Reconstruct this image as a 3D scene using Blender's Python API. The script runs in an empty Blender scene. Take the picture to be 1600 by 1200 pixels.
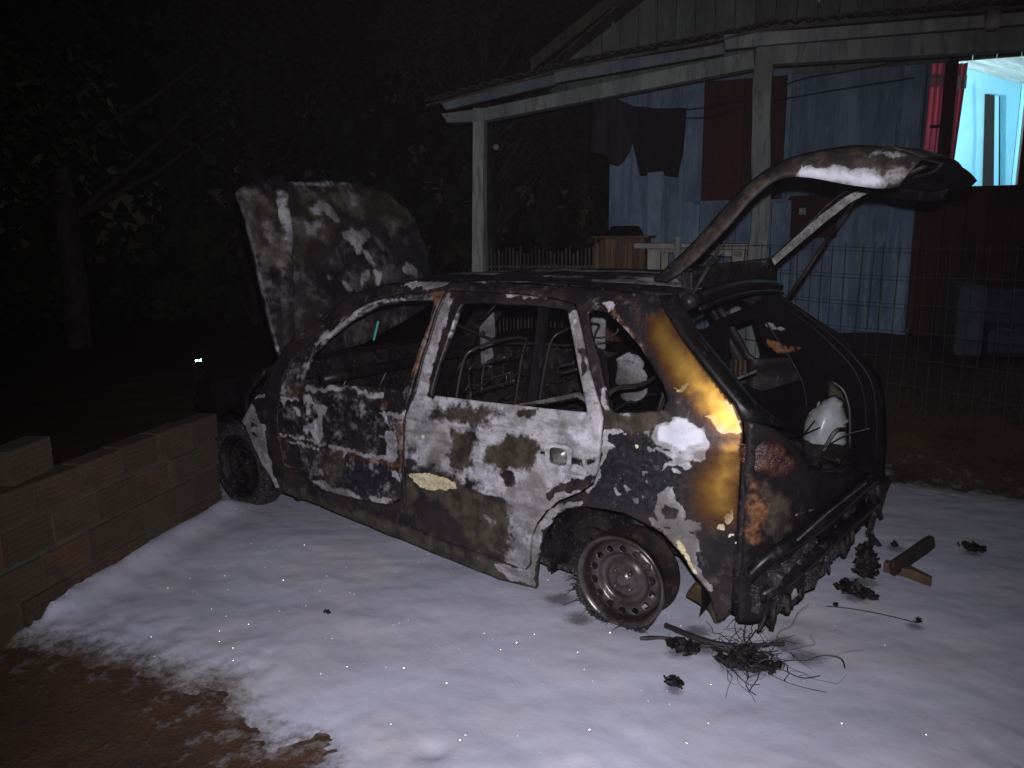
import bpy, bmesh, math, random
import numpy as np
from mathutils import Vector, Matrix
from mathutils.geometry import delaunay_2d_cdt

random.seed(7)
rng = np.random.default_rng(7)
SC = bpy.context.scene
COL = SC.collection

# ------------------------------------------------------------------ camera
CAM = Vector((-1.285,3.236,1.5))
cam_d = bpy.data.cameras.new('camera')
cam_d.sensor_width = 36.0
cam_d.lens = 36.0 * 1198.1 / 1600.0
cam_d.clip_start = 0.05
cam_d.clip_end = 400
cam_o = bpy.data.objects.new('camera', cam_d)
COL.objects.link(cam_o)
yaw, pitch, roll = -0.941631, -0.187488, -0.0108483
F = Vector((math.cos(yaw)*math.cos(pitch), math.sin(yaw)*math.cos(pitch), math.sin(pitch)))
r_ = F.cross(Vector((0, 0, 1))).normalized()
u_ = r_.cross(F)
R = r_*math.cos(roll) + u_*math.sin(roll)
U = u_*math.cos(roll) - r_*math.sin(roll)
mw = Matrix((R, U, -F)).transposed().to_4x4()
mw.translation = CAM
cam_o.matrix_world = mw
SC.camera = cam_o

# ------------------------------------------------------------------ world, weak fill sun, phone torch
w = bpy.data.worlds.new('World'); SC.world = w; w.use_nodes = True
nt = w.node_tree
sky = nt.nodes.new('ShaderNodeTexSky'); sky.sky_type = 'NISHITA'; sky.sun_disc = False
sky.sun_elevation = math.radians(40); sky.sun_rotation = math.radians(200)
bg = nt.nodes['Background']; bg.inputs['Strength'].default_value = 0.0010
tint = nt.nodes.new('ShaderNodeMix'); tint.data_type = 'RGBA'; tint.blend_type = 'MULTIPLY'; tint.inputs[0].default_value = 1
tint.inputs[7].default_value = (1.2, .95, .9, 1)
nt.links.new(sky.outputs['Color'], tint.inputs[6]); nt.links.new(tint.outputs[2], bg.inputs['Color'])
sun_d = bpy.data.lights.new('fill_sun', 'SUN'); sun_d.energy = 0.004; sun_d.angle = 0.2  # weak fill light added; no visible moon behind it
sun_d.color = (0.8, 0.85, 1.0)
sun_o = bpy.data.objects.new('fill_sun', sun_d); COL.objects.link(sun_o)
sun_o.rotation_euler = (math.radians(50), 0, math.radians(-20))
torch_d = bpy.data.lights.new('phone_torch', 'SPOT')   # the flash of the hand-held phone that lights the yard
torch_d.energy = 340; torch_d.shadow_soft_size = 0.012
torch_d.spot_size = math.radians(99); torch_d.spot_blend = 1.0
torch_d.color = (0.94, 0.92, 1.0)
torch_o = bpy.data.objects.new('phone_torch', torch_d); COL.objects.link(torch_o)
torch_o.location = CAM + R*0.02 + U*0.075
aim = (F + R*0.01 - U*0.11).normalized()
torch_o.rotation_euler = aim.to_track_quat('-Z', 'Y').to_euler()

SC.render.engine = 'CYCLES'
SC.view_settings.view_transform = 'Standard'
SC.view_settings.look = 'None'
SC.view_settings.exposure = 0.0
SC.view_settings.gamma = 1.0
SC.view_settings.use_curve_mapping = False

# ------------------------------------------------------------------ noise
def _h(ix, iy, iz, s):
    n = (ix*374761393 + iy*668265263 + iz*2147483647 + s*1274126177) & 0xFFFFFFFF
    n = ((n ^ (n >> 13)) * 1274126177) & 0xFFFFFFFF
    return ((n ^ (n >> 16)) & 0xFFFF) / 65535.0
def vnoise(P, s=0):
    P = np.asarray(P, float)
    i = np.floor(P).astype(np.int64); f = P - i; f = f*f*(3-2*f)
    o = 0
    for dx in (0, 1):
        for dy in (0, 1):
            for dz in (0, 1):
                wgt = (f[:, 0] if dx else 1-f[:, 0])*(f[:, 1] if dy else 1-f[:, 1])*(f[:, 2] if dz else 1-f[:, 2])
                o = o + wgt*_h(i[:, 0]+dx, i[:, 1]+dy, i[:, 2]+dz, s)
    return o
def fbm(P, s=0, oct=4):
    P = np.asarray(P, float); o = 0; a = 0.5; t = 0
    for k in range(oct):
        o = o + a*vnoise(P*(2**k), s+k*17); t += a; a *= 0.5
    return o/t
def sstep(a, b, x):
    t = np.clip((x-a)/(b-a), 0, 1); return t*t*(3-2*t)
def poly_sd(P, poly):
    """signed distance in 2D, positive inside"""
    P = np.asarray(P, float); Q = np.asarray(poly, float)
    n = len(Q); d = np.full(len(P), 1e9); ins = np.zeros(len(P), bool)
    for k in range(n):
        a = Q[k]; b = Q[(k+1) % n]; ab = b-a; L = max(ab@ab, 1e-12)
        t = np.clip(((P-a)@ab)/L, 0, 1); q = a+t[:, None]*ab
        d = np.minimum(d, np.hypot(P[:, 0]-q[:, 0], P[:, 1]-q[:, 1]))
        c = ((a[1] > P[:, 1]) != (b[1] > P[:, 1]))
        with np.errstate(divide='ignore', invalid='ignore'):
            xi = (b[0]-a[0])*(P[:, 1]-a[1])/(b[1]-a[1]+1e-15)+a[0]
        ins ^= c & (P[:, 0] < xi)
    return np.where(ins, d, -d)

# ------------------------------------------------------------------ materials
def mat(name, col=(.5, .5, .5), rough=.6, metal=0., spec=.5):
    m = bpy.data.materials.new(name); m.use_nodes = True
    b = m.node_tree.nodes['Principled BSDF']
    b.inputs['Base Color'].default_value = (*col, 1); b.inputs['Roughness'].default_value = rough
    b.inputs['Metallic'].default_value = metal; b.inputs['Specular IOR Level'].default_value = spec
    return m, m.node_tree, b
class NT:
    def __init__(s, t): s.t = t
    def n(s, typ, **kw):
        o = s.t.nodes.new(typ)
        for k, v in kw.items(): setattr(o, k, v)
        return o
    def l(s, a, b): s.t.links.new(a, b)
    def coord(s, scale=(1, 1, 1), which='Object'):
        tc = s.n('ShaderNodeTexCoord'); mp = s.n('ShaderNodeMapping')
        mp.inputs['Scale'].default_value = scale
        s.l(tc.outputs[which], mp.inputs[0]); return mp.outputs[0]
    def noise(s, vec, scale, detail=4, rough=.6):
        o = s.n('ShaderNodeTexNoise'); o.inputs['Scale'].default_value = scale
        o.inputs['Detail'].default_value = detail; o.inputs['Roughness'].default_value = rough
        s.l(vec, o.inputs['Vector']); return o.outputs['Fac']
    def val(s, x, sock):
        if isinstance(x, (int, float)): sock.default_value = x
        else: s.l(x, sock)
    def math(s, op, a, b=0., c=None, clamp=False):
        o = s.n('ShaderNodeMath', operation=op); o.use_clamp = clamp
        s.val(a, o.inputs[0]); s.val(b, o.inputs[1])
        if c is not None: s.val(c, o.inputs[2])
        return o.outputs[0]
    def ss(s, x, a, b):
        o = s.n('ShaderNodeMapRange', interpolation_type='SMOOTHSTEP')
        s.l(x, o.inputs[0]); o.inputs[1].default_value = a; o.inputs[2].default_value = b
        return o.outputs[0]
    def mix(s, f, a, b):
        o = s.n('ShaderNodeMix', data_type='RGBA')
        s.val(f, o.inputs[0])
        for x, sk in ((a, o.inputs[6]), (b, o.inputs[7])):
            if isinstance(x, tuple): sk.default_value = (*x, 1)
            else: s.l(x, sk)
        return o.outputs[2]
    def mixv(s, f, a, b):
        o = s.n('ShaderNodeMix', data_type='FLOAT'); s.val(f, o.inputs[0]); s.val(a, o.inputs[2]); s.val(b, o.inputs[3])
        return o.outputs[0]
    def attr(s, name):
        o = s.n('ShaderNodeAttribute'); o.attribute_name = name; return o.outputs['Fac']
    def bump(s, h, b, strength=.4, dist=.01):
        o = s.n('ShaderNodeBump'); o.inputs['Strength'].default_value = strength; o.inputs['Distance'].default_value = dist
        s.l(h, o.inputs['Height']); s.l(o.outputs[0], b.inputs['Normal'])

def noisy(name, c1, c2, scale=8, rough=.7, metal=0., stretch=(1, 1, 1), bump=.3, dist=.006, c3=None, lo=.4, hi=.62, spec=.4, detail=6):
    m, t, b = mat(name, c1, rough, metal, spec); g = NT(t)
    v = g.coord(stretch)
    n1 = g.noise(v, scale, detail); f = g.ss(n1, lo, hi); c = g.mix(f, c1, c2)
    n2 = g.noise(v, scale*4.3, 5)
    if c3: c = g.mix(g.ss(n2, .56, .66), c, c3)
    g.l(c, b.inputs['Base Color'])
    g.l(g.mixv(n2, max(0, rough-.18), min(1, rough+.15)), b.inputs['Roughness'])
    if bump: g.bump(g.math('ADD', n1, g.math('MULTIPLY', n2, .5)), b, bump, dist)
    return m

def burnt(name, wp=.05, kr=1.0, dk=1.0, fq=1.0):
    """soot, burnt primer, scaling and left-over paint; the masks are vertex attributes: wear shapes, plus a painted warm lamp reflection"""
    m, t, b = mat(name, (.02, .02, .02), spec=.30); g = NT(t)
    v = g.coord()
    n1 = g.noise(v, 14*fq, 8, .65); n2 = g.noise(v, 55*fq, 6, .6); n3 = g.noise(v, 4, 5); n4 = g.noise(v, 170, 3)
    vs = g.coord((1, 1, .25)); streak = g.noise(vs, 30, 5)
    rag = g.math('ADD', g.math('MULTIPLY', g.math('SUBTRACT', n1, .5), .9), g.math('MULTIPLY', g.math('SUBTRACT', n2, .5), .45))
    def mask(nm, wd=.05, k=1.0):
        a = g.math('ADD', g.attr(nm), g.math('MULTIPLY', rag, k))
        return g.math('MULTIPLY', g.ss(a, .5-wd, .5+wd), g.ss(g.attr(nm), .0, .14))
    soot = g.mix(g.ss(n3, .40, .6), (.012, .009, .012), (.030, .021, .022))
    soot = g.mix(g.ss(n1, .5, .68), soot, (.055, .040, .036))
    soot = g.mix(g.ss(streak, .60, .74), soot, (.10, .085, .085))
    soot = g.mix(g.math('MULTIPLY', mask('navy', .2), .85), soot, g.mix(g.ss(n2, .4, .7), (.011, .010, .015), (.030, .028, .038)))
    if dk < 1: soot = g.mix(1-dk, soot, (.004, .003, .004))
    fl = g.math('MULTIPLY', g.ss(n4, .66, .70), g.ss(n1, .47, .56)); soot = g.mix(g.math('MULTIPLY', fl, mask('navy', .2)), soot, (.42, .38, .42))
    c = g.mix(mask('olive', .26, .9), soot, g.mix(g.ss(n1, .35, .65), (.030, .023, .016), (.085, .068, .048)))
    c = g.mix(mask('rust', .2, .8), c, g.mix(g.ss(n2, .35, .65), (.15, .055, .022), (.24, .12, .06)))
    smear = g.noise(g.coord((.35, 1, 1.6)), 16, 7, .65)
    pale = g.mix(g.ss(n1, .33, .60), (.27, .25, .265), (.55, .52, .56))
    pale = g.mix(g.math('MULTIPLY', g.ss(smear, .50, .62), .6), pale, (.16, .14, .14))
    pale = g.mix(g.ss(streak, .56, .68), pale, (.62, .6, .68))
    pale = g.mix(g.math('MULTIPLY', g.ss(n2, .60, .68), .75), pale, (.10, .085, .08))
    pale = g.mix(g.math('MULTIPLY', g.ss(n3, .52, .62), .55), pale, (.20, .18, .17))
    veil = g.noise(v, 2.3, 6, .7)
    pale = g.mix(g.math('MULTIPLY', g.ss(veil, .40, .66), .8), pale, (.085, .07, .062))
    mp = mask('pale', wp, kr); c = g.mix(mp, c, pale)
    mc = mask('cream', .06, .7); c = g.mix(mc, c, g.mix(g.ss(n2, .35, .6), (.5, .40, .17), (.72, .66, .46)))
    mw_ = mask('foam', .12, .5); c = g.mix(mw_, c, g.mix(g.ss(n1, .3, .7), (.55, .55, .63), (.78, .78, .85)))
    ga = g.math('ADD', g.attr('warm_glow'), g.math('MULTIPLY', rag, .12)); gm = g.ss(ga, .05, .95)
    warm_glow = g.mix(g.ss(ga, .35, 1.0), (.17, .058, .008), (.44, .25, .05))  # reflected warm lamp light painted in, brown to bright amber
    c = g.mix(gm, c, warm_glow)
    g.l(c, b.inputs['Base Color'])
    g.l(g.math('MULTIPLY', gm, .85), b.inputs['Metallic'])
    ro = g.mixv(mp, g.mixv(n2, .28, .62), .5); ro = g.mixv(gm, ro, g.mixv(n2, .40, .52)); ro = g.mixv(mw_, ro, .85)
    g.l(ro, b.inputs['Roughness'])
    h = g.math('ADD', g.math('MULTIPLY', mp, .35), g.math('ADD', g.math('MULTIPLY', n1, .8), g.math('MULTIPLY', n2, .45)))
    h = g.math('ADD', h, g.math('MULTIPLY', n4, .15))
    bp = g.n('ShaderNodeBump'); bp.inputs['Distance'].default_value = .005; g.l(h, bp.inputs['Height']); g.l(g.mixv(gm, .45, .08), bp.inputs['Strength']); g.l(bp.outputs[0], b.inputs['Normal'])
    return m
M = {}
M['burnt'] = burnt('burnt_paint', .12)
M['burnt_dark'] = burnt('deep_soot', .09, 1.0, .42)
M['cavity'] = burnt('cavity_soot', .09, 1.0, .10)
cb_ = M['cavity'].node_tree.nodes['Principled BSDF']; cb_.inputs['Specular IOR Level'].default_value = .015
M['mottled'] = burnt('ashy_mottled_paint', .28, 1.0, 1.0, .38)
M['ashdoor'] = burnt('scorched_door_paint', .16, 1.0, 1.0, .7)
M['burnt_soft'] = burnt('smoke_stained_paint', .17, 1.15)
M['char'] = noisy('charred_metal', (.008, .006, .008), (.024, .018, .018), 12, .6, .0, bump=.5, c3=(.055, .045, .043), spec=.2)
M['char_shiny'] = noisy('wet_charred_metal', (.006, .005, .006), (.016, .012, .013), 7, .40, .1, bump=.12, c3=(.032, .027, .028), stretch=(1, 1, .5), spec=.3)
M['silver'] = noisy('bare_metal', (.26, .25, .24), (.5, .48, .46), 20, .35, .75, bump=.3, c3=(.04, .03, .03))
M['wheel'] = noisy('burnt_wheel_steel', (.05, .038, .037), (.16, .135, .135), 7, .34, .6, bump=.12, c3=(.10, .08, .075), lo=.3, hi=.75)
M['rusty'] = noisy('heat_rusted_steel', (.014, .010, .010), (.035, .016, .014), 6, .5, .2, bump=.4, c3=(.05, .03, .03))
M['brownm'] = noisy('brown_burnt_steel', (.06, .04, .022), (.12, .09, .055), 9, .45, .3, bump=.3, c3=(.02, .015, .015))
M['ash'] = noisy('ash_debris', (.012, .010, .012), (.05, .043, .046), 30, .9, 0, bump=1.0, dist=.02, c3=(.2, .18, .19))
M['wire'] = mat('burnt_wire', (.02, .014, .016), .6)[0]
M['wireshine'] = mat('scorched_spring_steel', (.09, .075, .07), .42, .6)[0]
M['redglass'] = noisy('melted_red_plastic', (.03, .007, .006), (.085, .030, .016), 16, .3, 0, bump=.8, dist=.02, c3=(.02, .01, .01), spec=.6)
M['foamblue'] = noisy('foam_skin', (.5, .54, .56), (.30, .31, .31), 5, .35, 0, bump=.2, c3=(.4, .42, .40), spec=.6)
M['green'] = mat('green_plastic', (.10, .45, .38), .5)[0]

def boards(name, c1, c2, c3, rough=.8, sc=1., lo=.4, hi=.6):
    m, t, b = mat(name, c1, rough); g = NT(t)
    oi = g.n('ShaderNodeObjectInfo')
    tc = g.n('ShaderNodeTexCoord'); mp = g.n('ShaderNodeMapping'); mp.inputs['Scale'].default_value = (1, 1, .16)
    ad = g.n('ShaderNodeVectorMath', operation='ADD')
    g.l(tc.outputs['Object'], ad.inputs[0])
    cb = g.n('ShaderNodeCombineXYZ'); g.l(g.math('MULTIPLY', oi.outputs['Random'], 17.), cb.inputs[0]); g.l(g.math('MULTIPLY', oi.outputs['Random'], 31.), cb.inputs[2])
    g.l(cb.outputs[0], ad.inputs[1]); g.l(ad.outputs[0], mp.inputs[0]); v = mp.outputs[0]
    n1 = g.noise(v, 5*sc, 6); n2 = g.noise(v, 26*sc, 6); n3 = g.noise(ad.outputs[0], 1.6, 4)
    c = g.mix(g.ss(n1, lo, hi), c1, c2)
    c = g.mix(g.math('MULTIPLY', g.ss(n2, .52, .66), .7), c, c3)
    c = g.mix(g.math('MULTIPLY', g.ss(n3, .5, .65), .4), c, tuple(x*.45 for x in c1))
    br = g.n('ShaderNodeHueSaturation'); g.l(c, br.inputs['Color']); g.l(g.mixv(oi.outputs['Random'], .78, 1.15), br.inputs['Value'])
    g.l(br.outputs[0], b.inputs['Base Color'])
    g.bump(n2, b, .4, .004)
    return m
M['bluewood'] = boards('faded_blue_boards', (.17, .27, .42), (.29, .41, .54), (.42, .50, .54))
M['greenwood'] = boards('mossy_green_boards', (.16, .21, .16), (.25, .30, .23), (.34, .36, .3))
M['greywood'] = boards('weathered_timber', (.27, .30, .28), (.42, .45, .41), (.16, .18, .17))
M['bluebeam'] = boards('blue_grey_beam', (.16, .20, .27), (.26, .30, .34), (.34, .36, .36))
M['redwood'] = boards('dark_red_boards', (.040, .007, .006), (.062, .012, .009), (.028, .009, .008))
M['shutter'] = boards('red_shutter_paint', (.070, .014, .010), (.10, .022, .014), (.05, .013, .010))
M['brownwood'] = boards('brown_planks', (.17, .095, .05), (.26, .16, .09), (.09, .05, .03))
M['palewood'] = boards('white_table_paint', (.45, .42, .37), (.6, .57, .5), (.3, .27, .24))
M['stick'] = boards('grey_pickets', (.10, .085, .065), (.19, .165, .13), (.06, .05, .04))
M['tile'] = noisy('mossy_roof_tile', (.07, .06, .045), (.13, .11, .085), 6, .9, bump=.6, c3=(.2, .17, .14))
M['dark'] = mat('dark_void', (.012, .011, .011), .9)[0]
M['fencewire'] = mat('fence_wire', (.05, .055, .06), .9, 0, .1)[0]
M['cyan'] = noisy('cyan_wall_paint', (.32, .64, .76), (.36, .68, .80), 3, .7, bump=.1)
M['pink'] = mat('curtain_pink', (.40, .14, .16), .8)[0]
M['white'] = mat('curtain_white', (.7, .66, .68), .8)[0]
M['ceil'] = boards('ceiling_boards', (.40, .38, .35), (.52, .50, .47), (.3, .28, .26))
M['cloth1'] = noisy('dark_purple_cloth', (.030, .018, .035), (.05, .035, .055), 9, .95, bump=.5, dist=.02, stretch=(1, 1, .3))
M['cloth2'] = noisy('dark_navy_cloth', (.010, .008, .014), (.02, .017, .026), 9, .95, bump=.5, dist=.02, stretch=(1, 1, .3))
M['sofa'] = noisy('dark_blue_vinyl', (.012, .014, .05), (.03, .035, .07), 5, .6, bump=.3)
M['jean'] = noisy('blue_grey_cloth', (.05, .06, .10), (.09, .10, .14), 6, .9, bump=.4)
M['bark'] = noisy('bark', (.045, .036, .026), (.09, .075, .055), 9, .95, bump=.8, dist=.02, stretch=(1, 1, .4))
M['leaf'] = noisy('leaves', (.022, .034, .012), (.05, .066, .022), 2.5, .7, bump=0)
M['grass'] = noisy('grass_blades', (.02, .022, .012), (.045, .042, .024), 3, .9, bump=0)
M['spark'] = mat('bubble_glint', (.9, .9, .95), .3, .9)[0]
M['eye'] = mat('reflecting_eye', (.45, 1.0, .85), .12, 1.0)[0]
M['fur'] = noisy('black_fur', (.01, .009, .008), (.02, .018, .016), 20, .95, bump=.5)

def brickmat(name):
    m, t, b = mat(name, (.2, .09, .05), .95); g = NT(t)
    oi = g.n('ShaderNodeObjectInfo'); v = g.coord()
    n1 = g.noise(v, 9, 6); n2 = g.noise(v, 45, 5)
    rp = g.n('ShaderNodeValToRGB'); rp.color_ramp.interpolation = 'LINEAR'
    e = rp.color_ramp.elements; e[0].position = 0; e[0].color = (.045, .023, .012, 1); e[1].position = 1; e[1].color = (.15, .055, .02, 1)
    x = e.new(.45); x.color = (.058, .038, .024, 1); x = e.new(.75); x.color = (.07, .036, .019, 1)
    g.l(oi.outputs['Random'], rp.inputs[0])
    c = g.mix(g.ss(n1, .45, .7), rp.outputs[0], (.045, .027, .016)); c = g.mix(g.math('MULTIPLY', g.ss(n2, .58, .7), .6), c, (.05, .04, .03))
    g.l(c, b.inputs['Base Color']); g.bump(g.math('ADD', n1, n2), b, .7, .01)
    return m
M['brick'] = brickmat('clay_block')
M['mortar'] = noisy('mortar', (.05, .046, .036), (.075, .068, .056), 10, .95, bump=.8, dist=.01)

# ------------------------------------------------------------------ object helpers
def link(name, me, m, parent=None):
    o = bpy.data.objects.new(name, me); COL.objects.link(o)
    if m is not None:
        for mm in (m if isinstance(m, (list, tuple)) else [m]): me.materials.append(mm)
    if parent is not None: o.parent = parent
    return o
def obj(name, vs, fs, m, parent=None, smooth=False):
    me = bpy.data.meshes.new(name); me.from_pydata([tuple(map(float, v)) for v in vs], [], [tuple(map(int, f)) for f in fs]); me.update()
    if smooth: me.polygons.foreach_set('use_smooth', [True]*len(me.polygons))
    return link(name, me, m, parent)
def thing(name, label, cat, loc=(0, 0, 0), rotz=0., group=None):
    o = bpy.data.objects.new(name, None); COL.objects.link(o); o.empty_display_size = .2
    o.location = loc; o.rotation_euler = (0, 0, rotz); o['label'] = label; o['category'] = cat
    if group: o['group'] = group
    return o
def tag(o, label, cat, group=None):
    o['label'] = label; o['category'] = cat
    if group: o['group'] = group
    return o
class MB:
    def __init__(s): s.v = []; s.f = []
    def add(s, vs, fs):
        n = len(s.v); s.v += [tuple(v) for v in vs]; s.f += [tuple(i+n for i in f) for f in fs]; return s
    def box(s, a, b, jit=0):
        x0, y0, z0 = a; x1, y1, z1 = b
        vs = [(x, y, z) for x in (x0, x1) for y in (y0, y1) for z in (z0, z1)]
        if jit: vs = [tuple(c+random.uniform(-jit, jit) for c in v) for v in vs]
        return s.add(vs, [(0, 1, 3, 2), (4, 6, 7, 5), (0, 4, 5, 1), (2, 3, 7, 6), (0, 2, 6, 4), (1, 5, 7, 3)])
    def prism(s, poly, d0, d1, f):
        """poly in 2D, f(u,v,d)->xyz"""
        n = len(poly)
        vs = [f(u, v, d0) for u, v in poly]+[f(u, v, d1) for u, v in poly]
        fs = [tuple(range(n)), tuple(reversed(range(n, 2*n)))]+[(i, i+n, (i+1) % n+n, (i+1) % n) for i in range(n)]
        return s.add(vs, fs)
    def tube(s, pts, r, n=6, caps=True):
        P = [Vector(p) for p in pts]; k = len(P); rr = r if isinstance(r, (list, tuple)) else [r]*k
        vs = []; ref = Vector((.13, .31, .94))
        for i, p in enumerate(P):
            t = (P[min(i+1, k-1)]-P[max(i-1, 0)]).normalized()
            a = t.cross(ref)
            if a.length < .1: a = t.cross(Vector((1, 0, 0)))
            a.normalize(); b = t.cross(a)
            for j in range(n):
                an = 2*math.pi*j/n; vs.append(p+a*math.cos(an)*rr[i]+b*math.sin(an)*rr[i])
        fs = [(i*n+j, i*n+(j+1) % n, (i+1)*n+(j+1) % n, (i+1)*n+j) for i in range(k-1) for j in range(n)]
        if caps: fs += [tuple(reversed(range(n))), tuple(range((k-1)*n, k*n))]
        return s.add(vs, fs)
    def lathe(s, prof, n=48, axis='y', c=(0, 0, 0)):
        vs = []
        for r, h in prof:
            for j in range(n):
                a = 2*math.pi*j/n
                if axis == 'y': vs.append((c[0]+r*math.cos(a), c[1]+h, c[2]+r*math.sin(a)))
                else: vs.append((c[0]+r*math.cos(a), c[1]+r*math.sin(a), c[2]+h))
        k = len(prof)
        return s.add(vs, [(i*n+j, (i+1)*n+j, (i+1)*n+(j+1) % n, i*n+(j+1) % n) for i in range(k-1) for j in range(n)])
    def out(s, name, m, parent=None, smooth=False): return obj(name, s.v, s.f, m, parent, smooth)
def bevel(o, wd, seg=2):
    md = o.modifiers.new('bevel', 'BEVEL'); md.width = wd; md.segments = seg; md.limit_method = 'ANGLE'; return o
def solid(o, th, off=-1.):
    md = o.modifiers.new('thickness', 'SOLIDIFY'); md.thickness = th; md.offset = off; return o
def curve_pts(pts, n=8):
    """Catmull-Rom through the points"""
    P = [np.array(p, float) for p in pts]; P = [2*P[0]-P[1]]+P+[2*P[-1]-P[-2]]; o = []
    for i in range(1, len(P)-2):
        for k in range(n):
            t = k/n; a, b, c, d = P[i-1:i+3]
            o.append(.5*((2*b)+(-a+c)*t+(2*a-5*b+4*c-d)*t*t+(-a+3*b-3*c+d)*t**3))
    o.append(P[-2]); return o
def sheet2d(outer, holes, step, keep_in=True):
    """triangulated flat region with interior points; returns 2D verts and tris"""
    def dens(poly):
        o = []; n = len(poly)
        for i in range(n):
            a = np.array(poly[i]); b = np.array(poly[(i+1) % n]); k = max(1, int(np.hypot(*(b-a))/step))
            for j in range(k): o.append(a+(b-a)*j/k)
        return o
    vs = []; es = []
    for poly in [outer]+holes:
        d = dens(poly); n0 = len(vs); vs += [tuple(p) for p in d]
        es += [(n0+i, n0+(i+1) % len(d)) for i in range(len(d))]
    A = np.array(outer); x0, y0 = A.min(0); x1, y1 = A.max(0)
    gx, gy = np.meshgrid(np.arange(x0, x1, step), np.arange(y0, y1, step)); gx = gx + (np.arange(gx.shape[0]) % 2)[:, None]*step/2
    G = np.stack([gx.ravel(), gy.ravel()], 1)
    ok = poly_sd(G, outer) > step*.45
    for h in holes: ok &= poly_sd(G, h) < -step*.45
    vs += [tuple(p) for p in G[ok]]
    V, E, T, _, _, _ = delaunay_2d_cdt([Vector(v) for v in vs], es, [], 0, 1e-6)
    V = np.array([tuple(v) for v in V]); T = [t for t in T if len(t) == 3]
    Cn = np.array([V[list(t)].mean(0) for t in T])
    ok = poly_sd(Cn, outer) > 0
    for h in holes: ok &= poly_sd(Cn, h) < 0
    return V, [T[i] for i in range(len(T)) if ok[i]]
def shrink(poly, d):
    P = np.array(poly); n = len(P); area = 0
    for i in range(n): a = P[i]; b = P[(i+1) % n]; area += a[0]*b[1]-b[0]*a[1]
    sg = 1 if area > 0 else -1; o = []
    for i in range(n):
        t = P[(i+1) % n]-P[i-1]; t = t/max(np.hypot(*t), 1e-9); o.append(tuple(P[i]+sg*d*np.array([-t[1], t[0]])))
    return o
ATTR = ('pale', 'olive', 'rust', 'warm_glow', 'cream', 'foam', 'navy')
def set_attr(o, P2, spec, base=None):
    """spec: list of (kind, polygon, softness[, sign]) in the same 2D frame as P2"""
    P2 = np.asarray(P2, float); n = len(P2); A = {k: np.full(n, (base or {}).get(k, 0.)) for k in ATTR}
    Q = np.stack([P2[:, 0], P2[:, 1], P2[:, 0]*0], 1)
    P2 = P2+np.stack([fbm(Q*26, 201, 3)-.5, fbm(Q*26, 202, 3)-.5], 1)*.034+np.stack([fbm(Q*90, 203, 2)-.5, fbm(Q*90, 204, 2)-.5], 1)*.010
    for it in spec:
        k, poly, soft = it[:3]; sg = it[3] if len(it) > 3 else 1
        v = np.clip(.5+poly_sd(P2, poly)/(2*soft), 0, 1)
        if sg > 0: A[k] = np.maximum(A[k], v*(it[4] if len(it) > 4 else 1))
        else: A[k] = np.minimum(A[k], 1-v)
    for k in ATTR:
        a = o.data.attributes.new(k, 'FLOAT', 'POINT'); a.data.foreach_set('value', A[k].astype(np.float32))
def flat_attr(o, **kw):
    n = len(o.data.vertices)
    for k in ATTR:
        a = o.data.attributes.new(k, 'FLOAT', 'POINT'); a.data.foreach_set('value', np.full(n, kw.get(k, 0.), np.float32))

# ================================================================== GROUND
HO = np.array((3.263,-5.059,0)); TH = math.radians(16)
HE = np.array([-math.cos(TH), -math.sin(TH), 0]); HY = np.array([math.sin(TH), -math.cos(TH), 0])
def house_y(X, Y): return (X-HO[0])*HY[0]+(Y-HO[1])*HY[1]
def ground_z(X, Y):
    t = house_y(X, Y)
    P = np.stack([X, Y, X*0], 1)
    z = (.33*sstep(-4.35, -3.3, t)+.10*sstep(-3.2, -1.0, t))*(1-sstep(3.9, 5.4, X))
    z = z + (fbm(P*3.1, 3)-.5)*.10*sstep(-4.4, -3.9, t)*(1-.8*sstep(-2.6, -2.0, t)) + (fbm(P*1.3, 5)-.5)*.03 + (fbm(P*9, 9, 3)-.5)*.016
    return z
def grid_mesh(name, xs, ys, zf, m, smooth=True):
    gx, gy = np.meshgrid(xs, ys, indexing='ij'); X = gx.ravel(); Y = gy.ravel(); Z = zf(X, Y)
    nx, ny = len(xs), len(ys); i = np.arange((nx-1)*(ny-1)); a = (i//(ny-1))*ny+i % (ny-1)
    F_ = np.stack([a, a+ny, a+ny+1, a+1], 1)
    me = bpy.data.meshes.new(name); me.from_pydata(np.stack([X, Y, Z], 1).tolist(), [], F_.tolist()); me.update()
    if smooth: me.polygons.foreach_set('use_smooth', [True]*len(me.polygons))
    return link(name, me, m)
# mud
m, t, b = mat('red_mud', (.1, .05, .03), .85); g = NT(t); v = g.coord()
n1 = g.noise(v, 2.2, 8); n2 = g.noise(v, 13, 8, .7); n3 = g.noise(v, 60, 5)
c = g.mix(g.ss(n1, .35, .65), (.050, .024, .012), (.085, .040, .018)); c = g.mix(g.ss(n2, .52, .68), c, (.026, .014, .009))
res = g.attr('residue'); rr = g.ss(g.math('ADD', res, g.math('MULTIPLY', g.math('SUBTRACT', n2, .5), 1.2)), .66, .86)
c = g.mix(g.math('MULTIPLY', rr, .55), c, (.35, .31, .32))
g.l(c, b.inputs['Base Color']); g.l(g.mixv(n2, .55, .95), b.inputs['Roughness'])
g.bump(g.math('ADD', g.math('MULTIPLY', n2, 1.0), g.math('MULTIPLY', n3, .4)), b, .7, .03)
M['mud'] = m
xs = np.concatenate([[-60, -30, -14, -8], np.arange(-4.5, 8.0, .05), [10, 14, 20, 30, 60]])
ys = np.concatenate([[-70, -40, -25, -16, -11, -8], np.arange(-6.2, 4.2, .05), [6, 9, 14, 30]])
gr = grid_mesh('ground', xs, ys, ground_z, M['mud']); gr['kind'] = 'structure'

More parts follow.
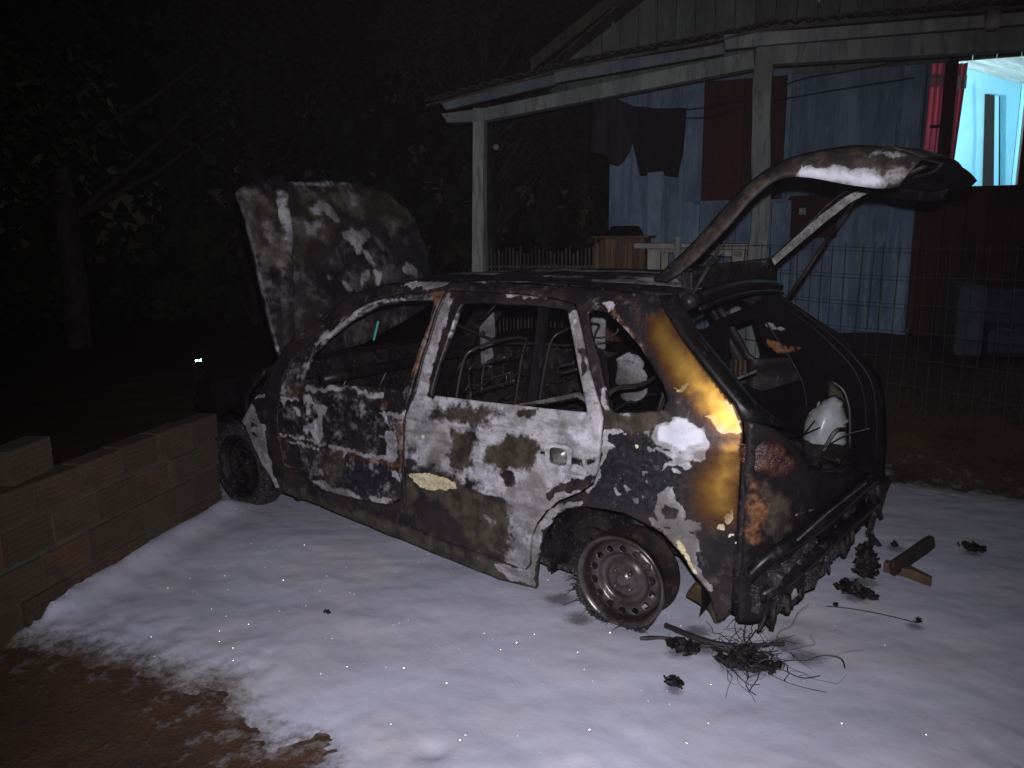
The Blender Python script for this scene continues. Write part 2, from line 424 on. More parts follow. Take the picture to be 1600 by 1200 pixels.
WALL_A = [(2.454,0.87)]; WALL_B = [(1.885,2.126)]
WA = np.array(WALL_A[0]); WB = np.array(WALL_B[0]); WD = (WB-WA)/np.hypot(*(WB-WA)); WN = np.array([WD[1], -WD[0]])
if WN@(np.array([-1, 0])) < 0: WN = -WN
FOAM_FRONT = [(-1.33,1.171),(-1.828,0.45),(-2.385,-1.467),(-2.057,-2.34),(-1.186,-1.89),(-0.868,-1.868),(-0.527,-1.83),(-0.461,-1.895)]
FOAM_BACK = [(0.9, -1.35), (2.0, -1.0), (3.3, -.4), (3.4, .3), (3.05, .62)]
FOAM_LEFT = [(2.882,0.628),(2.709,1.177),(2.479,1.627),(2.294,1.96),(2.201,2.143),(1.904,2.186),(1.739,2.141),(1.63,2.12),(1.679,2.076),(1.419,2.037),(1.369,1.981),(1.261,1.998),(1.17,1.955),(1.048,2.012),(0.98,1.978),(1.007,1.918),(0.944,1.893),(0.802,1.971),(0.693,2.031),(0.627,1.999),(0.559,2.025),(0.457,2.01),(0.456,1.946),(0.338,1.991),(0.095,2.178)]
FOAM = FOAM_FRONT+FOAM_BACK+FOAM_LEFT
P3 = np.array([v.co for v in gr.data.vertices]); 
a = gr.data.attributes.new('residue', 'FLOAT', 'POINT')
sd = poly_sd(P3[:, :2], FOAM); a.data.foreach_set('value', (np.clip(.70+sd/1.9, 0, .78)).astype(np.float32))
# foam blanket
def foam_z(X, Y):
    P = np.stack([X, Y, X*0], 1); sd = poly_sd(P[:, :2], FOAM)
    ed = sd + .03 + (fbm(P*7, 21)-.5)*.22 + (fbm(P*32, 22, 3)-.5)*.14
    th = sstep(-.03, .34, ed)
    c_, s_ = math.cos(.75), math.sin(.75)
    Q = np.stack([(X*c_+Y*s_)*1.6, (-X*s_+Y*c_)*5.0, X*0], 1)
    h = .028 + (fbm(Q, 31, 4)-.5)*.018 + (fbm(P*2.0, 36, 2)-.5)*.034 + (fbm(P*7.5, 33, 3)-.5)*.005 + (fbm(P*22, 37, 2)-.5)*.003
    h = h + .05*np.exp(-((poly_sd(P[:, :2], [tuple(WA), tuple(WB), tuple(WB+.01*WN), tuple(WA+.01*WN)]))/.09)**2)
    h = h + sstep(.4, 0, np.abs(np.hypot(X-0, (Y-.7)*1.0)-.33))*.015
    for cx, cy, rr_, dz in ((1.6, 2.0, .02, .03), (.1, 1.75, .04, .02)):
        h = h - dz*np.exp(-((X-cx)**2+(Y-cy)**2)/rr_**2)
    return -.022 + th*(.022+np.maximum(h, .008)) + .022*sstep(-.03, .05, ed)*(1-th)
m, t, b = mat('foam', (.75, .73, .78), .7); g = NT(t); v = g.coord()
n1 = g.noise(v, 1.6, 5); n2 = g.noise(v, 30, 6, .7); n3 = g.noise(v, 220, 3); vs_ = g.coord((1, 3, 1)); n4 = g.noise(vs_, 3.2, 5)
c = g.mix(g.ss(n1, .42, .66), (.54, .54, .65), (.58, .55, .60)); c = g.mix(g.math('MULTIPLY', g.ss(n4, .42, .70), .65), c, (.42, .42, .52))
c = g.mix(g.math('MULTIPLY', g.ss(n2, .58, .78), .25), c, (.42, .40, .47))
cov = g.ss(g.math('ADD', g.attr('cover'), g.math('MULTIPLY', g.math('SUBTRACT', n2, .5), 1.3)), .05, .90); c = g.mix(cov, (.10, .062, .042), c)
g.l(c, b.inputs['Base Color']); b.inputs['Specular IOR Level'].default_value = .35
g.l(g.mixv(n2, .45, .8), b.inputs['Roughness'])
b.inputs['Subsurface Weight'].default_value = .25; b.inputs['Subsurface Radius'].default_value = (.02, .02, .022); b.inputs['Subsurface Scale'].default_value = .6
g.bump(g.math('ADD', g.math('MULTIPLY', n2, .8), g.math('MULTIPLY', n3, .25)), b, .22, .010)
st_ = g.ss(g.math('ADD', g.attr('soot'), g.math('MULTIPLY', g.math('SUBTRACT', n2, .5), .8)), .25, .85); c = g.mix(g.math('MULTIPLY', st_, .8), c, (.10, .09, .11)); g.l(c, b.inputs['Base Color'])
M['foam'] = m
fo = grid_mesh('foam_blanket', np.arange(-2.9, 3.5, .018), np.arange(-2.3, 2.75, .018), foam_z, M['foam']); fo['kind'] = 'structure'
Pf = np.array([v.co for v in fo.data.vertices]); a = fo.data.attributes.new('cover', 'FLOAT', 'POINT'); a.data.foreach_set('value', np.clip((poly_sd(Pf[:, :2], FOAM)+.06)/.22, 0, 1).astype(np.float32))
soot_ = np.zeros(len(Pf))
for (x_, y_), r_x in zip([(-0.49,0.767),(-0.279,0.862),(-0.337,0.769),(-0.569,0.552),(0.285,0.761),(0.145,0.842),(-0.687,-0.151),(-0.694,0.028),(-0.354,1.072),(-0.734,-0.607),(-0.932,0.155),(-1.033,-0.784),(-0.652,0.603),(-0.273,0.673)], (.13, .06, .08, .09, .08, .07, .08, .07, .04, .06, .04, .06, .08, .07)):
    soot_ = np.maximum(soot_, .85*np.exp(-((Pf[:, 0]-x_)**2+(Pf[:, 1]-y_)**2)/r_x**2))
a = fo.data.attributes.new('soot', 'FLOAT', 'POINT'); a.data.foreach_set('value', soot_.astype(np.float32))
# glints of wet bubbles: metal facets turned towards the camera
mb = MB(); n = 0
while n < 800:
    x = random.uniform(-1.6, 2.6); y = random.uniform(-2.0, 2.6)
    if random.random() > .12+.75*math.exp(-((x-.6)**2+(y-1.6)**2)/1.1): continue
    X = np.array([x]); Y = np.array([y]); z = foam_z(X, Y)[0]
    if z < .012 or (0 > y > -.8 and -.5 < x < 3): continue
    n += 1; p = Vector((x, y, z+.003)); d = (CAM-p).normalized()+Vector([random.gauss(0, .22) for _ in range(3)]); d.normalize()
    a_ = d.cross(Vector((0, 0, 1))).normalized(); b_ = d.cross(a_); r = random.choice((.0006, .0008, .0010, .0013))
    mb.add([p+a_*r, p+b_*r, p-a_*r, p-b_*r, p-d*r], [(0, 1, 2, 3), (0, 4, 1), (1, 4, 2), (2, 4, 3), (3, 4, 0)])
sp = mb.out('foam_glints', M['spark']); sp['kind'] = 'stuff'; tag(sp, 'tiny metal facets turned to the camera as glints of wet bubbles on the white foam', 'bubbles')

# grass and weeds on the bank below the fence
mb = MB()
for k in range(2000):
    s_ = random.uniform(-1, 7.5); t_ = random.choice((random.uniform(-4.25, -3.0), random.uniform(-4.2, -1.0)))
    p = HO+HE*s_+HY*t_; z = ground_z(np.array([p[0]]), np.array([p[1]]))[0]; h = random.uniform(.03, .13); an = random.uniform(0, 6.28); wd = .004
    dx, dy = math.cos(an), math.sin(an); lx, ly = random.gauss(0, .03), random.gauss(0, .03)
    mb.add([(p[0]-dx*wd, p[1]-dy*wd, z-.01), (p[0]+dx*wd, p[1]+dy*wd, z-.01), (p[0]+lx, p[1]+ly, z+h)], [(0, 1, 2)])
o = mb.out('bank_grass', M['grass']); o['kind'] = 'stuff'; tag(o, 'thin dry grass and weeds on the dark bank behind the car', 'grass')
# spatters of foam clinging to the bank
mb = MB()
for k in range(150):
    s_ = random.uniform(2.9, 5.6); t_ = random.uniform(-4.2, -3.5); p = HO+HE*s_+HY*t_; z = ground_z(np.array([p[0]]), np.array([p[1]]))[0]
    r = random.uniform(.006, .028)
    ring = [(p[0]+math.cos(a_)*r*random.uniform(.6, 1.5), p[1]+math.sin(a_)*r*random.uniform(.6, 1.3), z-.004) for a_ in np.arange(0, 6.28, .9)]
    mb.add(ring+[(p[0], p[1], z+r*.5)], [(i, (i+1) % len(ring), len(ring)) for i in range(len(ring))])
o = mb.out('bank_foam_spatter', M['mortar'], smooth=True); o['kind'] = 'stuff'; tag(o, 'grey foam spatter and pebbles on the bank at the foam edge', 'foam spatter')

# ================================================================== THE BURNT CAR
car = thing('burnt_car', 'burnt out small hatchback with bonnet and tailgate raised, standing in white foam', 'car')
SZ = [-1, .05, .12, .3, .6, .78, .83, 1.0, 1.24, 1.29, 1.32, 1.335]; SY = [.74, .76, .785, .80, .805, .80, .785, .735, .645, .605, .55, .47]
def S(X, Z, dent=0.):
    X = np.asarray(X, float); Z = np.asarray(Z, float)
    y = np.interp(Z, SZ, SY)-.55*np.maximum(0, -.1-X)**2-.15*np.maximum(0, X-1.9)**2
    if dent:
        P = np.stack([X, Z, X*0], 1)
        lowz = sstep(1.0, .8, Z)
        y = y + dent*((fbm(P*3.2, 41)-.5)*.022+(fbm(P*11, 43)-.5)*.008)*(.35+.65*lowz)
        y = y + .007*np.exp(-((Z-(.455+.02*(X-1)))/.012)**2)*sstep(-.16, -.02, X)      # side crease
        y = y - .006*np.exp(-((Z-.70)/.010)**2)*lowz*sstep(-.16, -.02, X)
    return y
def side_sheet(name, outer, holes, step, m, spec, base, parent, off=0., dent=1., sgn=1, thick=.02, extra=None):
    V, T = sheet2d(outer, holes, step)
    Y = S(V[:, 0], V[:, 1], dent)+off
    if extra is not None: Y = Y+extra(V[:, 0], V[:, 1])
    V3 = np.stack([V[:, 0], Y*sgn, V[:, 1]], 1)
    # orient outwards
    fs = []
    for t in T:
        a, b, c = V[t[0]], V[t[1]], V[t[2]]; cr = (b[0]-a[0])*(c[1]-a[1])-(b[1]-a[1])*(c[0]-a[0])
        up = cr < 0
        if sgn < 0: up = not up
        fs.append(t if up else (t[0], t[2], t[1]))
    o = obj(name, V3, fs, m, parent, smooth=True)
    if spec is not None: set_attr(o, V, spec, base)
    else: flat_attr(o, **(base or {}))
    solid(o, thick); return o

# -- outlines of the left side, in metres along the car (x) and up (z)
REAR_DOOR = [(0.961,1.28),(0.824,1.276),(0.616,1.275),(0.419,1.266),(0.292,1.246),(0.258,1.185),(0.219,1.103),(0.145,0.955),(0.081,0.843),(0.075,0.765),(0.09,0.646),(0.111,0.58),(0.165,0.536),(0.259,0.484),(0.316,0.432),(0.367,0.367),(0.393,0.312),(0.406,0.24),(0.418,0.168),(0.442,0.141),(0.602,0.15),(0.713,0.164),(0.966,0.175),(1.092,0.187),(1.1,0.326),(1.102,0.421),(1.094,0.616),(1.083,0.724),(1.052,0.789),(1.032,0.835),(1.023,0.947),(1.003,1.048),(0.987,1.186)]
REAR_WIN = [(0.94,0.831),(0.93,0.906),(0.901,1.057),(0.881,1.167),(0.861,1.225),(0.721,1.241),(0.531,1.237),(0.342,1.227),(0.315,1.216),(0.285,1.152),(0.206,0.981),(0.151,0.851),(0.338,0.844),(0.656,0.835)]
FRONT_DOOR = [(0.98,1.28),(1.136,1.264),(1.243,1.256),(1.342,1.235),(1.459,1.195),(1.576,1.142),(1.69,1.069),(1.805,0.981),(1.905,0.885),(1.954,0.784),(1.995,0.639),(2,0.507),(1.962,0.336),(1.815,0.313),(1.685,0.26),(1.446,0.26),(1.221,0.273),(1.133,0.319),(1.116,0.446),(1.104,0.689),(1.082,0.751),(1.063,0.832),(1.046,0.928),(1.024,1.041),(1.003,1.175)]
FRONT_WIN = [(1.793,0.825),(1.759,0.934),(1.66,1.037),(1.541,1.119),(1.388,1.192),(1.227,1.225),(1.026,1.24),(1.025,1.146),(1.052,1.019),(1.075,0.92),(1.106,0.833),(1.227,0.832),(1.416,0.822),(1.724,0.804)]
BODY = [(2.069,0.799),(2.044,0.866),(1.979,0.965),(1.814,1.077),(1.68,1.174),(1.548,1.249),(1.384,1.292),(1.226,1.309),(1.008,1.316),(0.729,1.317),(0.459,1.313),(0.21,1.305),(0.033,1.295),(-0.055,1.277),(-0.098,1.226),(-0.181,1.134),(-0.316,1.003),(-0.388,0.93),(-0.421,0.875),(-0.43,0.827),(-0.431,0.717),(-0.43,0.571),(-0.43,0.458),(-0.426,0.326),(-0.42,0.187),(-0.398,0.151),(-0.375,0.139),(-0.355,0.21),(-0.342,0.248),(-0.307,0.293),(-0.27,0.348),(-0.232,0.395),(-0.174,0.45),(-0.117,0.47),(-0.028,0.494),(0.045,0.494),(0.145,0.486),(0.229,0.456),(0.289,0.406),(0.34,0.313),(0.375,0.188),(0.4,0.06),(0.597,0.046),(0.915,0.085),(1.268,0.121),(1.722,0.166),(2.037,0.181),(2.079,0.201),(2.118,0.26),(2.192,0.319),(2.236,0.369),(2.274,0.42),(2.312,0.479),(2.362,0.522)]
FENDER = [(2.31, .55), (2.39, .56), (2.47, .57), (2.58, .55), (2.68, .49), (2.75, .40), (2.79, .28), (2.80, .2), (3.05, .2), (3.12, .35), (3.10, .55), (3.0, .66), (2.75, .72), (2.5, .75), (2.2, .80), (2.12, .84)]
QWIN = [(0.224,1.213),(0.207,1.226),(0.167,1.225),(0.131,1.213),(0.071,1.176),(-0.017,1.108),(-0.079,1.045),(-0.136,0.983),(-0.161,0.936),(-0.155,0.896),(-0.064,0.875),(0.036,0.863),(0.064,0.885),(0.099,0.96),(0.142,1.05),(0.199,1.14)]

dark_l = {'olive': .15}
front_spec = [
 ('pale', [(1.793,0.736),(1.734,0.742),(1.698,0.708),(1.786,0.701)], .012), ('pale', [(1.679,0.697),(1.566,0.704),(1.643,0.663),(1.638,0.586),(1.632,0.554),(1.674,0.515),(1.722,0.521),(1.739,0.545),(1.798,0.543),(1.796,0.567),(1.734,0.592),(1.722,0.627),(1.682,0.651)], .012),
 ('pale', [(1.756,0.701),(1.732,0.704),(1.74,0.651),(1.77,0.634),(1.759,0.661)], .008),
 ('pale', [(2.034,0.708),(1.815,0.714),(1.826,0.699),(1.927,0.694),(1.961,0.663),(1.981,0.684),(2.036,0.688)], .012),
 ('pale', [(1.762,0.781),(1.66,0.795),(1.647,0.784),(1.634,0.803),(1.506,0.81),(1.393,0.816),(1.354,0.801),(1.22,0.804),(1.224,0.784),(1.315,0.777),(1.361,0.792),(1.442,0.802),(1.537,0.789),(1.753,0.76)], .010),
 ('pale', [(1.258,0.714),(1.135,0.727),(1.087,0.738),(1.087,0.709),(1.127,0.698),(1.176,0.712),(1.204,0.703),(1.185,0.666),(1.221,0.692)], .010),
 ('pale', [(1.287,0.607),(1.22,0.607),(1.211,0.633),(1.145,0.639),(1.139,0.589),(1.158,0.549),(1.134,0.541),(1.153,0.504),(1.211,0.504),(1.21,0.603)], .010),
 ('pale', [(1.608,0.513),(1.452,0.504),(1.177,0.513),(1.153,0.501),(1.228,0.491),(1.472,0.489),(1.6,0.498)], .009), ('pale', [(2.009,0.518),(1.617,0.513),(1.637,0.502),(2.022,0.505)], .007),
 ('pale', [(1.917,0.485),(1.677,0.484),(1.688,0.473),(1.897,0.474)], .006),
 ('pale', [(1.783,0.322),(1.746,0.301),(1.675,0.321),(1.646,0.326),(1.603,0.286),(1.507,0.305),(1.401,0.285),(1.441,0.263),(1.551,0.261),(1.654,0.268),(1.738,0.289)], .012), ('pale', [(1.347,0.291),(1.175,0.308),(1.221,0.275),(1.308,0.263)], .010),
 ('pale', [(1.699,0.377),(1.661,0.37),(1.658,0.344),(1.692,0.348)], .008), ('pale', [(1.508,0.489),(1.47,0.489),(1.49,0.463)], .007), ('pale', [(1.487,0.438),(1.458,0.418),(1.479,0.411)], .006),
 ('pale', [(1.182,0.447),(1.136,0.45),(1.126,0.398),(1.143,0.41),(1.175,0.417)], .008), ('pale', [(1.878,0.668),(1.818,0.654),(1.81,0.625),(1.845,0.627)], .008),
 ('pale', [(1.267,1.295),(1.05,1.3),(1.061,1.279),(1.181,1.272)], .010), ('pale', [(1.751,0.997),(1.545,1.133),(1.474,1.19),(1.394,1.217),(1.212,1.236),(1.21,1.229),(1.386,1.207),(1.459,1.174),(1.531,1.12),(1.737,0.984)], .006),
 ('rust', [(1.135,0.727),(1.091,0.732),(1.103,0.461),(1.148,0.453),(1.248,0.454),(1.456,0.467),(1.453,0.493),(1.178,0.497),(1.136,0.51)], .03, 1, .62), ('rust', [(1.256,0.772),(1.182,0.78),(1.167,0.734),(1.258,0.729)], .03, 1, .62),
 ('rust', [(1.076,1.288),(0.984,1.302),(0.975,1.266),(0.978,1.192),(1.012,1.047),(1.028,0.903),(1.094,0.884),(1.078,0.967),(1.049,1.082),(1.012,1.19)], .03, 1, .62),
 ('rust', [(2.023,0.497),(1.967,0.505),(1.986,0.363),(1.862,0.342),(1.948,0.321),(2.041,0.368)], .02, 1, .8), ('olive', [(1.6,0.493),(1.49,0.491),(1.5,0.378),(1.582,0.304),(1.663,0.35)], .03), ('navy', [(1.495,0.431),(1.197,0.463),(1.156,0.346),(1.365,0.293),(1.522,0.342)], .03),
 ('navy', [(1.634,0.657),(1.283,0.726),(1.203,0.616),(1.309,0.538),(1.616,0.523)], .03), ('olive', [(2.063,0.773),(1.777,0.802),(1.804,0.721),(2.046,0.707)], .03)]
rear_spec = [
 ('pale', [(0.916,0.77),(0.865,0.776),(0.774,0.815),(0.6,0.818),(0.568,0.803),(0.599,0.746),(0.663,0.723),(0.812,0.722),(0.921,0.733)], 0.064, -1), ('olive', [(0.889,0.767),(0.774,0.815),(0.573,0.827),(0.599,0.74),(0.663,0.723),(0.889,0.719)], .02),
 ('pale', [(0.82,0.698),(0.692,0.707),(0.67,0.684),(0.693,0.604),(0.683,0.558),(0.756,0.521),(0.833,0.508),(0.855,0.529),(0.828,0.607)], 0.045, -1), ('olive', [(0.82,0.698),(0.692,0.707),(0.695,0.532),(0.833,0.508)], .03, 1, .7),
 ('pale', [(0.627,0.644),(0.549,0.69),(0.522,0.722),(0.368,0.734),(0.356,0.68),(0.373,0.61),(0.413,0.581),(0.508,0.573),(0.564,0.554),(0.635,0.59)], 0.038, -1), ('olive', [(0.634,0.643),(0.549,0.69),(0.522,0.728),(0.362,0.739),(0.354,0.68),(0.373,0.588),(0.636,0.542)], .02),
 ('pale', [(1.147,0.478),(0.895,0.509),(0.764,0.491),(0.591,0.466),(0.493,0.423),(0.489,0.335),(0.509,0.215),(0.575,0.144),(0.686,0.153),(0.968,0.158),(1.127,0.166),(1.158,0.314)], 0.058, -1),
 ('olive', [(1.149,0.44),(0.896,0.479),(0.695,0.446),(0.493,0.423),(0.489,0.323),(0.517,0.201),(0.712,0.177),(0.803,0.289),(0.993,0.383),(1.109,0.184),(1.175,0.182)], .03, 1, .8),
 ('pale', [(0.564,0.554),(0.474,0.57),(0.461,0.514),(0.524,0.491)], 0.016, -1), ('pale', [(0.467,0.828),(0.373,0.834),(0.381,0.807),(0.417,0.791),(0.456,0.806)], 0.014, -1), ('olive', [(0.478,0.832),(0.361,0.84),(0.379,0.797),(0.458,0.797)], .02),
 ('pale', [(0.324,0.506),(0.258,0.558),(0.123,0.612),(0.104,0.607),(0.117,0.573),(0.196,0.535),(0.271,0.519),(0.296,0.48),(0.316,0.485)], 0.011, -1),
 ('pale', [(1.074,0.604),(1.03,0.569),(1.01,0.49),(1.062,0.468),(1.093,0.514)], 0.048, -1), ('pale', [(0.203,0.671),(0.149,0.674),(0.145,0.654),(0.203,0.649)], 0.016, -1), ('pale', [(0.137,0.671),(0.09,0.7),(0.101,0.672),(0.13,0.646)], 0.016, -1),
 ('cream', [(1.084,0.455),(0.965,0.476),(0.896,0.482),(0.801,0.473),(0.785,0.432),(0.885,0.416),(0.931,0.402),(1.001,0.394),(1.038,0.417)], .012, 1, .85),
 ('pale', [(0.848,0.56),(0.829,0.56),(0.836,0.51),(0.85,0.51)], .006), ('pale', [(0.674,0.505),(0.637,0.512),(0.588,0.491),(0.624,0.481)], .008),
 ('pale', [(0.667,0.451),(0.461,0.43),(0.335,0.423),(0.359,0.472),(0.491,0.49),(0.584,0.484)], .01), ('pale', [(0.706,0.345),(0.629,0.362),(0.575,0.327),(0.598,0.288),(0.644,0.324)], .03, 1, .55),
 ('pale', [(1.065,1.31),(0.31,1.3),(0.266,1.228),(0.315,1.208),(0.366,1.212),(0.86,1.202),(0.893,1.151),(0.917,0.816),(0.968,0.831),(0.945,1.028),(0.94,1.264)], .014, -1),
 ('pale', [(0.964,1.258),(0.911,1.25),(0.923,1.15),(0.947,1.103),(0.983,1.111),(0.977,1.162)], .008), ('pale', [(0.999,1.095),(0.965,1.097),(0.966,1.062),(1.003,1.06)], .007), ('pale', [(1.003,1.037),(0.95,1.033),(0.965,0.912),(0.978,0.845),(1.009,0.857),(1.013,0.938)], .010),
 ('pale', [(0.702,1.29),(0.665,1.282),(0.641,1.292),(0.571,1.294),(0.453,1.286),(0.44,1.261),(0.601,1.265),(0.665,1.27)], .010), ('pale', [(0.295,1.155),(0.236,1.145),(0.188,1.026),(0.149,0.93),(0.178,0.893),(0.239,1.022)], .010), ('pale', [(0.238,1.083),(0.202,1.086),(0.172,1.002),(0.196,0.991),(0.221,1.045)], 0.013, -1),
 ('foam', [(0.264,0.796),(0.101,0.826),(0.085,0.727),(0.204,0.692),(0.248,0.729)], .05, 1, .62)]
body_spec = [
 ('olive', [(2.139,0.226),(1.916,0.212),(1.257,0.196),(0.788,0.146),(0.383,0.153),(0.402,0.053),(0.597,0.04),(1.275,0.104),(2.156,0.155)], .03),
 ('pale', [(0.61,0.135),(0.508,0.138),(0.409,0.158),(0.407,0.182),(0.406,0.297),(0.367,0.367),(0.286,0.449),(0.244,0.487),(0.244,0.452),(0.305,0.391),(0.346,0.322),(0.376,0.19),(0.4,0.073),(0.518,0.063),(0.587,0.087)], .009), ('pale', [(0.345,0.396),(0.228,0.486),(0.156,0.512),(0.169,0.486),(0.235,0.461),(0.296,0.4),(0.339,0.336),(0.367,0.317)], .008),
 ('navy', [(0.064,0.797),(-0.158,0.791),(-0.263,0.721),(-0.269,0.544),(-0.088,0.511),(0.128,0.502),(0.128,0.559),(0.06,0.72)], .03),
 ('pale', [(0.073,0.8),(-0.028,0.811),(-0.025,0.802),(0.046,0.786),(0.047,0.752),(0.02,0.744),(0.023,0.736),(0.049,0.722),(0.069,0.67),(0.087,0.627),(0.106,0.573),(0.128,0.546),(0.139,0.557),(0.111,0.608),(0.081,0.688),(0.071,0.753)], .008),
 ('pale', [(-0.059,0.812),(-0.114,0.819),(-0.141,0.806),(-0.115,0.812),(-0.06,0.807)], .005),
 ('pale', [(-0.141,0.833),(-0.175,0.863),(-0.228,0.875),(-0.265,0.863),(-0.29,0.844),(-0.306,0.82),(-0.325,0.804),(-0.325,0.774),(-0.318,0.746),(-0.293,0.734),(-0.254,0.725),(-0.227,0.731),(-0.19,0.735),(-0.107,0.742),(-0.106,0.755),(-0.141,0.751),(-0.198,0.75),(-0.198,0.759),(-0.16,0.759),(-0.145,0.775),(-0.143,0.793),(-0.121,0.808),(-0.133,0.821)], .008),
 ('foam', [(-0.155,0.834),(-0.184,0.86),(-0.228,0.872),(-0.266,0.861),(-0.296,0.831),(-0.3,0.802),(-0.252,0.775),(-0.197,0.778),(-0.158,0.791)], .02),
 ('pale', [(-0.163,0.689),(-0.19,0.716),(-0.227,0.731),(-0.271,0.736),(-0.263,0.707),(-0.237,0.709),(-0.2,0.708),(-0.168,0.683)], .008), ('pale', [(-0.2,0.699),(-0.242,0.693),(-0.249,0.68),(-0.21,0.684)], .006),
 ('pale', [(-0.152,0.587),(-0.184,0.631),(-0.213,0.626),(-0.228,0.585),(-0.251,0.546),(-0.257,0.513),(-0.279,0.498),(-0.271,0.472),(-0.207,0.48),(-0.149,0.474),(-0.109,0.496),(-0.129,0.505),(-0.154,0.493),(-0.139,0.521),(-0.148,0.553)], .009), ('pale', [(-0.168,0.546),(-0.224,0.547),(-0.23,0.509),(-0.188,0.501)], .012, -1),
 ('pale', [(-0.024,0.602),(-0.061,0.595),(-0.045,0.584),(-0.027,0.591)], .006), ('pale', [(0.018,0.595),(-0.025,0.573),(0.007,0.559)], .005), ('pale', [(-0.056,0.554),(-0.077,0.558),(-0.077,0.544),(-0.062,0.54)], .005), ('pale', [(-0.097,0.666),(-0.115,0.667),(-0.113,0.655),(-0.1,0.652)], .005), ('pale', [(-0.111,0.633),(-0.131,0.632),(-0.116,0.624)], .004), ('pale', [(-0.095,0.569),(-0.113,0.565),(-0.103,0.561)], .004),
 ('cream', [(-0.066,0.764),(-0.081,0.761),(-0.083,0.743),(-0.071,0.75)], .005),
 ('pale', [(-0.231,0.461),(-0.302,0.468),(-0.304,0.405),(-0.268,0.404),(-0.245,0.439)], .012), ('pale', [(-0.157,0.464),(-0.226,0.477),(-0.292,0.471),(-0.294,0.39),(-0.356,0.256),(-0.341,0.248),(-0.296,0.324),(-0.244,0.387),(-0.19,0.443)], .007),
 ('cream', [(-0.222,0.443),(-0.253,0.427),(-0.301,0.336),(-0.296,0.313),(-0.26,0.367),(-0.233,0.401)], .008, 1, .8),
 ('warm_glow', [(-0.044,1.2),(-0.103,1.2),(-0.153,1.154),(-0.233,1.1),(-0.322,1.004),(-0.39,0.937),(-0.427,0.882),(-0.429,0.84),(-0.374,0.829),(-0.336,0.855),(-0.281,0.893),(-0.252,0.942),(-0.201,0.981),(-0.156,1.014),(-0.068,1.126)], .05),  # warm reflection painted on the rear pillar
 ('cream', [(-0.298,0.877),(-0.33,0.897),(-0.343,0.927),(-0.365,0.943),(-0.39,0.937),(-0.424,0.882),(-0.421,0.85),(-0.359,0.837),(-0.34,0.855),(-0.326,0.876)], .008), ('cream', [(-0.181,0.983),(-0.209,0.982),(-0.233,0.997),(-0.238,0.981),(-0.204,0.965)], .005),
 ('warm_glow', [(-0.433,0.829),(-0.429,0.683),(-0.428,0.564),(-0.401,0.533),(-0.356,0.528),(-0.313,0.56),(-0.297,0.642),(-0.328,0.71),(-0.354,0.767),(-0.367,0.799),(-0.397,0.818)], .085),  # same painted glow down the tail corner, fading into black
 ('cream', [(-0.406,0.583),(-0.416,0.577),(-0.416,0.56),(-0.407,0.562)], .004), ('cream', [(-0.398,0.554),(-0.415,0.553),(-0.414,0.527),(-0.402,0.514),(-0.394,0.527)], .005), ('cream', [(-0.365,0.51),(-0.395,0.521),(-0.399,0.485),(-0.378,0.488),(-0.365,0.496)], .008, 1, .8), ('cream', [(-0.399,0.481),(-0.417,0.48),(-0.416,0.466),(-0.401,0.467)], .005), ('cream', [(-0.416,0.452),(-0.44,0.447),(-0.437,0.439),(-0.42,0.443)], .004),
 ('pale', [(-0.22,0.514),(-0.325,0.519),(-0.317,0.47),(-0.292,0.471),(-0.231,0.478)], .012, 1, .7),
 ('rust', [(0.172,1.26),(0.114,1.246),(-0.031,1.097),(-0.066,1.042),(-0.01,1.08),(0.118,1.212)], .02, 1, .7), ('pale', [(0.176,1.254),(0.132,1.256),(0.109,1.229),(0.139,1.217),(0.162,1.233)], .008), ('pale', [(0.118,1.212),(0.059,1.172),(-0.033,1.087),(-0.009,1.085),(0.039,1.135),(0.101,1.191)], .006),
 ('olive', [(0.08,0.867),(-0.157,0.89),(-0.189,0.862),(-0.139,0.826),(0.069,0.804)], .015), ('pale', [(0.042,0.867),(-0.031,0.87),(-0.039,0.858),(0.02,0.85)], .008, 1, .8), ('pale', [(0.127,0.955),(0.089,0.953),(0.049,0.871),(0.075,0.873)], .01, 1, .8),
 ('pale', [(2.283,0.841),(2.134,0.856),(2.127,0.782),(2.193,0.726),(2.196,0.691),(2.116,0.704),(2.118,0.686),(2.271,0.676),(2.274,0.646),(2.202,0.626),(2.169,0.54),(2.109,0.534),(2.116,0.488),(2.105,0.39),(2.058,0.235),(2.042,0.202),(2.079,0.181),(2.112,0.219),(2.196,0.312),(2.272,0.417),(2.333,0.515),(2.4,0.546),(2.382,0.672),(2.288,0.704),(2.209,0.743),(2.197,0.774),(2.254,0.758)], .007), ('pale', [(2.277,0.554),(2.215,0.533),(2.181,0.518),(2.255,0.517)], .005, -1), ('pale', [(2.26,0.486),(2.195,0.486),(2.209,0.458),(2.256,0.456)], .005, -1),
 ('pale', [(1.298,1.313),(0.987,1.322),(0.992,1.302),(1.044,1.279),(1.185,1.278),(1.267,1.295)], .010), ('pale', [(0.913,1.328),(0.796,1.328),(0.769,1.312),(0.859,1.313)], .01)]
def handle_bulge(X, Z):
    c = np.array([(0.265,0.666)][0])
    d = (np.abs((X-c[0])/.062)**4+np.abs((Z-c[1])/.052)**4)**.25
    return -.022*sstep(1.0, .8, d)+.004*np.exp(-((d-1.02)/.06)**2)
ARCH_C = (0.0, .2)
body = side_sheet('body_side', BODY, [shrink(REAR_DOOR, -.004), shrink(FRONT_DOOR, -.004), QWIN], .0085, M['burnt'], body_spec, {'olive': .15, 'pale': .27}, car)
body['label'] = 'left side with a warm lamp reflection painted golden on the rear pillar'
